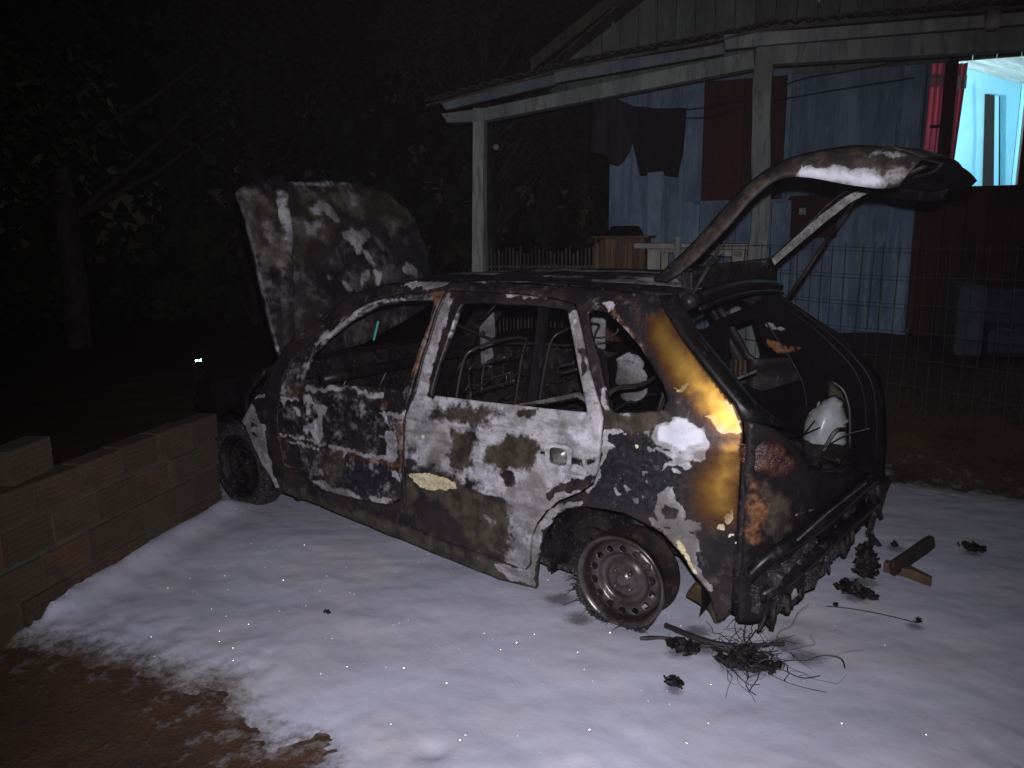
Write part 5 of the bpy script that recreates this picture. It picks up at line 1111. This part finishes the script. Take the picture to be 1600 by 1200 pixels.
# beams along the porch front
hprism('porch_beam', [(-1.261,2.716),(-0.831,2.737),(1.665,3.044),(1.682,2.904),(-0.84,2.619),(-1.195,2.628)], -2.02, -1.90, M['greywood'], bev=.005)
hprism('porch_beam', [(1.819,3.071),(4.052,3.043),(4.071,2.871),(1.826,2.923)], -2.02, -1.90, M['greywood'], bev=.005)
hprism('fascia_board', [(-1.244,2.826),(-0.065,2.982),(-0.064,2.893),(-1.184,2.739)], -2.08, -2.03, M['bluebeam'], bev=.003)
hprism('fascia_board', [(-0.071,3.009),(1.424,3.095),(1.437,3.022),(-0.059,2.897)], -2.12, -2.085, M['bluebeam'], bev=.003)
hprism('fascia_board', [(1.43,3.162),(2.032,3.145),(4.004,3.11),(4.012,3.031),(1.824,3.051),(1.45,3.044)], -2.16, -2.12, M['greywood'], bev=.003)
mb = MB(); lk = [(3.388,3.056)][0]; mb.tube([(lk[0], -2.22, lk[1]-.05), (lk[0]+.01, -2.19, lk[1]+.06)], [.05, .06], 9); mb.out('rafter_end', M['palewood'], house, True)
# roof: tiles in rows over the porch
EDGE = [(-1.287,2.796),(-0.702,2.893),(-0.017,3.007),(0.735,3.083),(1.431,3.138),(1.784,3.189),(2.501,3.18),(3.166,3.173),(4.057,3.166)]
ex_ = [p[0] for p in EDGE]; ez_ = [p[1] for p in EDGE]
mbt = MB(); n = 7
for k in range(n+1):
    a_ = math.pi*k/n
    for yy in (0, .42): mbt.v.append((.058*math.cos(a_)*(1 if yy == 0 else .85), yy, .034*math.sin(a_)))
mbt.f = [(2*k, 2*k+1, 2*k+3, 2*k+2) for k in range(n)]
for k in range(n+1):
    a_ = math.pi*k/n
    for yy in (0, .42): mbt.v.append((.044*math.cos(a_)*(1 if yy == 0 else .85), yy, .022*math.sin(a_)))
o_ = 2*(n+1); mbt.f += [(o_+2*k, o_+2*k+2, o_+2*k+3, o_+2*k+1) for k in range(n)]+[(2*k, 2*k+2, o_+2*k+2, o_+2*k) for k in range(n)]
tme = bpy.data.meshes.new('roof_tile'); tme.from_pydata(mbt.v, [], mbt.f); tme.update(); tme.materials.append(M['tile'])
x = ex_[0]
while x < 5.2:
    z = float(np.interp(x, ex_, ez_))
    for row in range(3):
        y = -2.2+row*.38
        if row and (x < -.2 and False): continue
        o = bpy.data.objects.new('roof_tile', tme); COL.objects.link(o); o.parent = house
        o.location = (x+random.uniform(-.006, .006), y+random.uniform(-.02, .02), z+row*.09+.012+random.uniform(-.006, .006)); o.rotation_euler = (.235, random.gauss(0, .03), random.gauss(0, .03))
    x += .115
vs = []
for xx in np.linspace(ex_[0]-.05, 5.2, 16):
    z = float(np.interp(xx, ex_, ez_)); vs += [(xx, -2.19, z-.012), (xx, .0, z+.50)]
o = obj('roof_deck', vs, [(2*k, 2*k+2, 2*k+3, 2*k+1) for k in range(15)], M['tile'], house); solid(o, .02)
# gable wall above
GL = [(-0.754,3.407),(0.373,4.114),(0.991,4.5)]
sl_ = (GL[1][1]-GL[0][1])/(GL[1][0]-GL[0][0]); x = GL[0][0]
while x < 5.4:
    zt = GL[0][1]+sl_*(x-GL[0][0]); zt2 = zt+sl_*.21; zt, zt2 = min(zt, 5.6), min(zt2, 5.6)
    if zt > 3.3 or zt2 > 3.3: hprism('gable_board', [(x+.003, 3.2), (x+.205, 3.2), (x+.205, max(zt2, 3.25)), (x+.003, max(zt, 3.25))], -.03+random.uniform(-.004, .004), .0, M['greenwood'])
    x += .21
a_ = GL[0]; hprism('barge_board', [(a_[0]-.15, a_[1]+.0), (a_[0]+2.3, a_[1]+sl_*2.45), (a_[0]+2.3, a_[1]+sl_*2.45+.14), (a_[0]-.15, a_[1]+.14)], -.30, -.26, M['stick'], bev=.003)
o = hprism('main_roof', [(a_[0]-.3, a_[1]-.2), (a_[0]+2.4, a_[1]+sl_*2.5+.10), (a_[0]+2.4, a_[1]+sl_*2.5+.13), (a_[0]-.3, a_[1]-.17)], -.25, 5, M['tile'])
# porch rear darkness: side lean-to wall
# wires strung under the porch
for pts in ([(0.258,2.907),(0.489,2.793),(1.027,2.746),(1.655,2.81)], [(0.973,2.662),(1.348,2.682),(1.992,2.935),(2.495,2.994),(3.13,3.065)], [(1.819,2.774),(2.305,2.826),(3.023,2.893)]):
    mb = MB(); mb.tube(curve_pts([(x, -1.1, z) for x, z in pts], 5), .004, 4); mb.out('clothes_line', M['wire'], house)
bm = bmesh.new(); bmesh.ops.create_uvsphere(bm, u_segments=12, v_segments=8, radius=.035); me = bpy.data.meshes.new('bulb'); bm.to_mesh(me); bm.free()
bl_ = [(-0.96,2.457)][0]; bo = link('light_bulb', me, M['palewood'], house); bo.location = (bl_[0], -1.3, bl_[1]); bo['label'] = 'unlit white bulb hanging in the dark end of the porch'
mb = MB(); mb.tube([(bl_[0], -1.3, bl_[1]+.02), (bl_[0], -1.3, bl_[1]+.42)], .004, 4); mb.out('lamp_cord', M['wire'], bo).matrix_parent_inverse = Matrix.Translation(bo.location).inverted()

# clothes on the line
def garment(name, poly, y, m, label):
    V, T = sheet2d(poly, [], .04); yy = y+.022*np.sin(V[:, 0]*38+1.5*np.sin(V[:, 1]*3))
    c = V.mean(0)
    o = obj(name, np.stack([V[:, 0], yy, V[:, 1]], 1), T, m, None, True); solid(o, .006)
    o.location = tuple(HO); o.rotation_euler = (0, 0, math.atan2(HE[1], HE[0])); tag(o, label, 'clothing'); return o
garment('hanging_shirt', [(0.027,2.888),(0.235,2.924),(0.436,2.824),(0.535,2.768),(0.488,2.502),(0.444,2.359),(0.379,2.273),(0.319,2.23),(0.245,2.253),(0.183,2.339),(0.114,2.361),(0.018,2.379)], -1.12, M['cloth1'], 'dark purple garment hanging at the left end of the clothes line')
garment('hanging_trousers', [(0.442,2.817),(0.729,2.774),(0.995,2.763),(0.99,2.537),(0.972,2.291),(0.933,2.099),(0.856,2.108),(0.803,2.129),(0.789,2.167),(0.705,2.164),(0.627,2.161),(0.614,2.123),(0.541,2.132),(0.498,2.312),(0.455,2.504)], -1.08, M['cloth2'], 'black trousers hanging beside the red shutters')

# things on the porch
def hthing(name, label, cat): return thing(name, label, cat, tuple(HO), math.atan2(HE[1], HE[0]))
tb = hthing('porch_table', 'white painted table standing on the porch behind the car', 'table')
tt = [(0.586,1.441),(1.675,1.426),(1.677,1.373),(0.587,1.391)]
hprism('table_top', tt, -1.55, -.9, M['palewood'], tb, .004)
ap = [(0.715,1.384),(1.619,1.367),(1.622,1.301),(0.715,1.365)]; hprism('apron', ap, -1.5, -1.47, M['palewood'], tb)
zt = tt[2][1]
for px in ([(0.715,1.378),(0.842,1.377)], [(1.53,1.373),(1.636,1.373)]):
    for y0 in (-1.5, -1.0): hbox('leg', (px[0][0], y0, .38), (px[1][0], y0+.08, zt-.01), M['palewood'], .004, tb)
cr_ = hthing('slatted_crate', 'brown wooden crate of upright slats on the porch left of the white table', 'crate')
cp = [(0.131,1.495),(0.652,1.452)]; x0 = cp[0][0]; x1 = cp[1][0]; zc = cp[0][1]
k = 0; x = x0
while x < x1-.03:
    hbox('slat', (x, -1.34, .42), (x+.052, -1.32, zc+random.uniform(-.06, .0)), M['brownwood'], .002, cr_); x += .058
hbox('crate_top', (x0-.02, -1.36, zc), (x1+.05, -.95, zc+.02), M['brownwood'], .002, cr_); hbox('crate_back', (x0, -.97, .42), (x1, -.95, zc), M['brownwood'], 0, cr_)
hbox('crate_side', (x0, -1.31, .42), (x0+.02, -.98, zc), M['brownwood'], 0, cr_); hbox('crate_side', (x1-.02, -1.31, .42), (x1, -.98, zc), M['brownwood'], 0, cr_)
bk = hthing('wash_basin', 'dark basin turned upside down on the brown crate', 'basin')
bp_ = [(0.413,1.505)][0]; mb = MB(); mb.lathe([(.0, .10), (.12, .10), (.15, .09), (.20, .0), (.215, 0.)], 24, 'z', (bp_[0], -1.15, zc+.022)); mb.out('bowl', M['char'], bk, True)
sf = hthing('old_sofa', 'dark blue old sofa on the porch under the red wall', 'sofa')
hbox('arm', (3.47, -1.5, .42), (3.70, -.72, 1.05), M['jean'], .04, sf); hbox('backrest', (3.72, -.92, .42), (5.4, -.70, .98), M['sofa'], .05, sf); hbox('seat', (3.72, -1.5, .42), (5.4, -.93, .68), M['sofa'], .05, sf)
# picket fence at left
pf = hthing('picket_fence', 'fence of thin grey upright sticks between the porch post and crate', 'fence')
x = -1.62
while x < .16:
    hbox('picket', (x, -.42+random.uniform(-.01, .01), .35), (x+.016, -.40, 1.36+random.uniform(-.05, .05)), M['stick'], 0, pf, .004); x += .047
for z in (.6, 1.15): hbox('rail', (-1.65, -.395, z), (.2, -.375, z+.03), M['stick'], 0, pf)

# ================================================================== WIRE MESH FENCE
fp = [np.array(p[:2]) for p in [(-0.115,2.755,1.813)]]
FA = np.array([-1.30, -2.20]); FB = np.array([1.55, -3.36]); FL = np.hypot(*(FB-FA)); FD = (FB-FA)/FL
mf = thing('mesh_fence', 'welded wire mesh fence on the bank between car and house', 'fence', (FA[0], FA[1], 0), math.atan2(FD[1], FD[0]))
fx = .1; k = 0
wme = MB(); wme.tube([(0, 0, 0), (0, 0, .6), (0, 0, 1.2)], .0022, 5); wm = bpy.data.meshes.new('vertical_wire'); wm.from_pydata([tuple(v) for v in wme.v], [], wme.f); wm.materials.append(M['fencewire'])
while fx < FL:
    o = bpy.data.objects.new('vertical_wire', wm); COL.objects.link(o); o.parent = mf; o.location = (fx, random.gauss(0, .004), .22+.03*math.sin(fx)); o.rotation_euler = (random.gauss(0, .01), random.gauss(0, .012), 0); fx += .098
for k in range(7):
    z = .26+k*.19; mb = MB(); mb.tube([(x, .012*math.sin(x*3+k), z+.012*math.sin(x*2.2+k*.4)+.02*math.sin(x)) for x in np.linspace(0, FL+.1, 16)], .0024, 5); mb.out('horizontal_wire', M['fencewire'], mf)
mb = MB(); mb.tube([(FL+.12, 0, .1), (FL+.12, 0, 1.5)], .035, 8); mb.out('fence_post', M['greywood'], mf)
mb = MB(); mb.tube([(-.02, 0, .1), (-.02, 0, 1.5)], .035, 8); mb.out('fence_post', M['greywood'], mf)

# thin even haze box added to lift the blacks
mb = MB(); mb.box((-7, -29, -1.2), (32, 7, 12.5)); hz = mb.out('haze', None); hz['kind'] = 'stuff'; hz['label'] = 'thin even haze added over the whole yard to lift the blacks'; hz['category'] = 'smoke'
m = bpy.data.materials.new('lift_haze'); m.use_nodes = True; m.node_tree.nodes.clear()
out_ = m.node_tree.nodes.new('ShaderNodeOutputMaterial'); pv = m.node_tree.nodes.new('ShaderNodeVolumePrincipled')
pv.inputs['Color'].default_value = (.80, .66, .74, 1); pv.inputs['Density'].default_value = .00024; pv.inputs['Anisotropy'].default_value = 0.0
m.node_tree.links.new(pv.outputs[0], out_.inputs['Volume']); hz.data.materials.append(m)

# ================================================================== TREES
def tree(x, y, h, cr, n, label, seed, lean=0., zc=.62, leafs=.07):
    rd_ = random.Random(seed); t = thing('tree', label, 'tree', (x, y, -.05), rd_.uniform(0, 6), 'dark trees behind the yard')
    mb = MB(); pts = [(lean*k*k*.05+rd_.gauss(0, .04), rd_.gauss(0, .04), h*.8*k/7.) for k in range(8)]; mb.tube(pts, [.15*(1-.1*k)*h/6 for k in range(8)], 9)
    cl = []
    for k in range(13):
        a_ = rd_.uniform(0, 6.28); z0 = h*rd_.uniform(.28, .7); e_ = Vector((math.cos(a_)*cr*rd_.uniform(.4, .95), math.sin(a_)*cr*rd_.uniform(.4, .95), z0+h*rd_.uniform(.08, .3)))
        i = min(7, int(z0/(h*.8)*7)); p0 = Vector(pts[i]); mb.tube([p0, (p0+e_)/2+Vector((0, 0, -.1)), e_], [.05, .035, .012], 6); cl.append((e_, rd_.uniform(.35, .7)*cr*.75))
    mb.out('trunk', M['bark'], t, True)
    r2 = np.random.default_rng(seed); cl += [(Vector((0, 0, h*.85)), cr*.6)]
    V = []; 
    for q, r in cl:
        m_ = int(n/len(cl)); d_ = r2.normal(size=(m_, 3)); d_ /= np.linalg.norm(d_, axis=1)[:, None]; c = np.array(q)+d_*(r*(r2.random((m_, 1))**.4))*np.array([1, 1, .7])
        a_ = r2.normal(size=(m_, 3)); a_ /= np.linalg.norm(a_, axis=1)[:, None]; b_ = np.cross(a_, r2.normal(size=(m_, 3))); b_ /= np.linalg.norm(b_, axis=1)[:, None]
        s_ = .85*leafs*r2.uniform(.5, 1.2, (m_, 1)); V.append(np.stack([c-a_*s_, c-b_*s_*.45, c+a_*s_, c+b_*s_*.45], 1).reshape(-1, 3))
    V = np.concatenate(V); F_ = np.arange(len(V)).reshape(-1, 4)
    me = bpy.data.meshes.new('crown'); me.from_pydata(V.tolist(), [], F_.tolist()); me.update(); link('crown', me, M['leaf'], t)
    return t
tree(10.2, -2.0, 8.0, 3.0, 16000, 'leafy tree with leaning trunks at the far left', 11, .5)
tree(8.6, -.1, 6.6, 2.4, 14000, 'tall dark tree nearest the low block wall', 12, -.3)
tree(10.6, -5.4, 9.2, 3.4, 15000, 'dark tree seen above the raised bonnet', 13)
tree(6.3, -6.6, 6.6, 1.6, 15000, 'small leafy tree between the bonnet and the porch post', 14)
tree(7.6, -10.4, 9.6, 3.3, 13000, 'tree standing behind the porch end', 15)
tree(4.6, -13.6, 6.5, 2.8, 8000, 'tree in the dark behind the left of the house', 16)
tree(15.0, -1.5, 10.0, 3.6, 9000, 'farthest tree at the left in the dark', 17)

r2 = np.random.default_rng(5); nq = 110000
ang = r2.uniform(-1.55, .35, nq); 
rad = 15.5+2.2*fbm(np.stack([ang*9, ang*0, ang*0], 1), 301)+r2.normal(size=nq)*.8; hh = 6.5+5.5*fbm(np.stack([ang*7, ang*0, ang*0], 1), 302)
zz = hh*r2.random(nq)**.9
c = np.stack([CAM.x+rad*np.cos(ang), CAM.y+rad*np.sin(ang), zz], 1)+(fbm(np.stack([ang*30, zz*1.2, ang*0], 1), 303)-.5)[:, None]*np.array([2.4, 2.4, 1.])
a_ = r2.normal(size=(nq, 3)); a_ /= np.linalg.norm(a_, axis=1)[:, None]; b_ = np.cross(a_, r2.normal(size=(nq, 3))); b_ /= np.linalg.norm(b_, axis=1)[:, None]
s_ = .19*r2.uniform(.5, 1.4, (nq, 1)); V = np.stack([c-a_*s_, c-b_*s_*.6, c+a_*s_, c+b_*s_*.6], 1).reshape(-1, 3)
me = bpy.data.meshes.new('thicket'); me.from_pydata(V.tolist(), [], np.arange(len(V)).reshape(-1, 4).tolist()); me.update(); o = link('thicket', me, M['leaf']); o['kind'] = 'stuff'; tag(o, 'dense dark thicket closing off the view behind the trees and house', 'thicket')

# ================================================================== CAT
ep = Vector([(6.015,-1.239,0.293)][0])
cat = thing('cat', 'black cat in the dark beyond the wall with shining eyes', 'cat', (ep.x, ep.y, 0))
tocam = Vector((CAM.x-ep.x, CAM.y-ep.y, 0)).normalized(); cat.rotation_euler = (0, 0, math.atan2(tocam.y, tocam.x)); ez = ep.z
me = bpy.data.meshes.new('body'); 
vs = [(-.25, 0, ez-.09), (-.12, 0, ez-.07), (-.03, 0, ez-.04), (.0, 0, ez-.01), (.03, 0, ez-.015), (.05, 0, ez-.025), (-.40, .03, ez-.02), (-.5, .06, ez+.06),
      (-.26, .05, ez-.16), (-.24, .05, .10), (-.25, .05, .02), (-.26, -.05, ez-.16), (-.24, -.05, .10), (-.25, -.05, .02), (-.10, .04, ez-.15), (-.10, .04, .02), (-.10, -.04, ez-.15), (-.10, -.04, .02), (.0, .03, ez+.035), (.0, -.03, ez+.035)]
es = [(0, 1), (1, 2), (2, 3), (3, 4), (4, 5), (0, 6), (6, 7), (0, 8), (8, 9), (9, 10), (0, 11), (11, 12), (12, 13), (1, 14), (14, 15), (1, 16), (16, 17), (3, 18), (3, 19)]
me.from_pydata(vs, es, []); o = link('body', me, M['fur'], cat); sk = o.modifiers.new('skin', 'SKIN')
rad = [.075, .065, .04, .05, .036, .02, .018, .012, .04, .02, .018, .04, .02, .018, .025, .018, .025, .018, .01, .01]
for i, r in enumerate(rad): me.skin_vertices[0].data[i].radius = (r, r)
me.skin_vertices[0].data[0].use_root = True
sb = o.modifiers.new('smooth', 'SUBSURF'); sb.levels = 1; sb.render_levels = 2
for s_ in (-1, 1):
    bm = bmesh.new(); d = (CAM-ep).normalized(); dl = Matrix.Rotation(-cat.rotation_euler.z, 3, 'Z') @ d
    bmesh.ops.create_circle(bm, cap_ends=True, segments=14, radius=.0105, matrix=dl.to_track_quat('Z', 'Y').to_matrix().to_4x4()); me = bpy.data.meshes.new('eye'); bm.to_mesh(me); bm.free()
    o = link('eye', me, M['eye'], cat); o.location = (.082, s_*.0195, ez+.004)
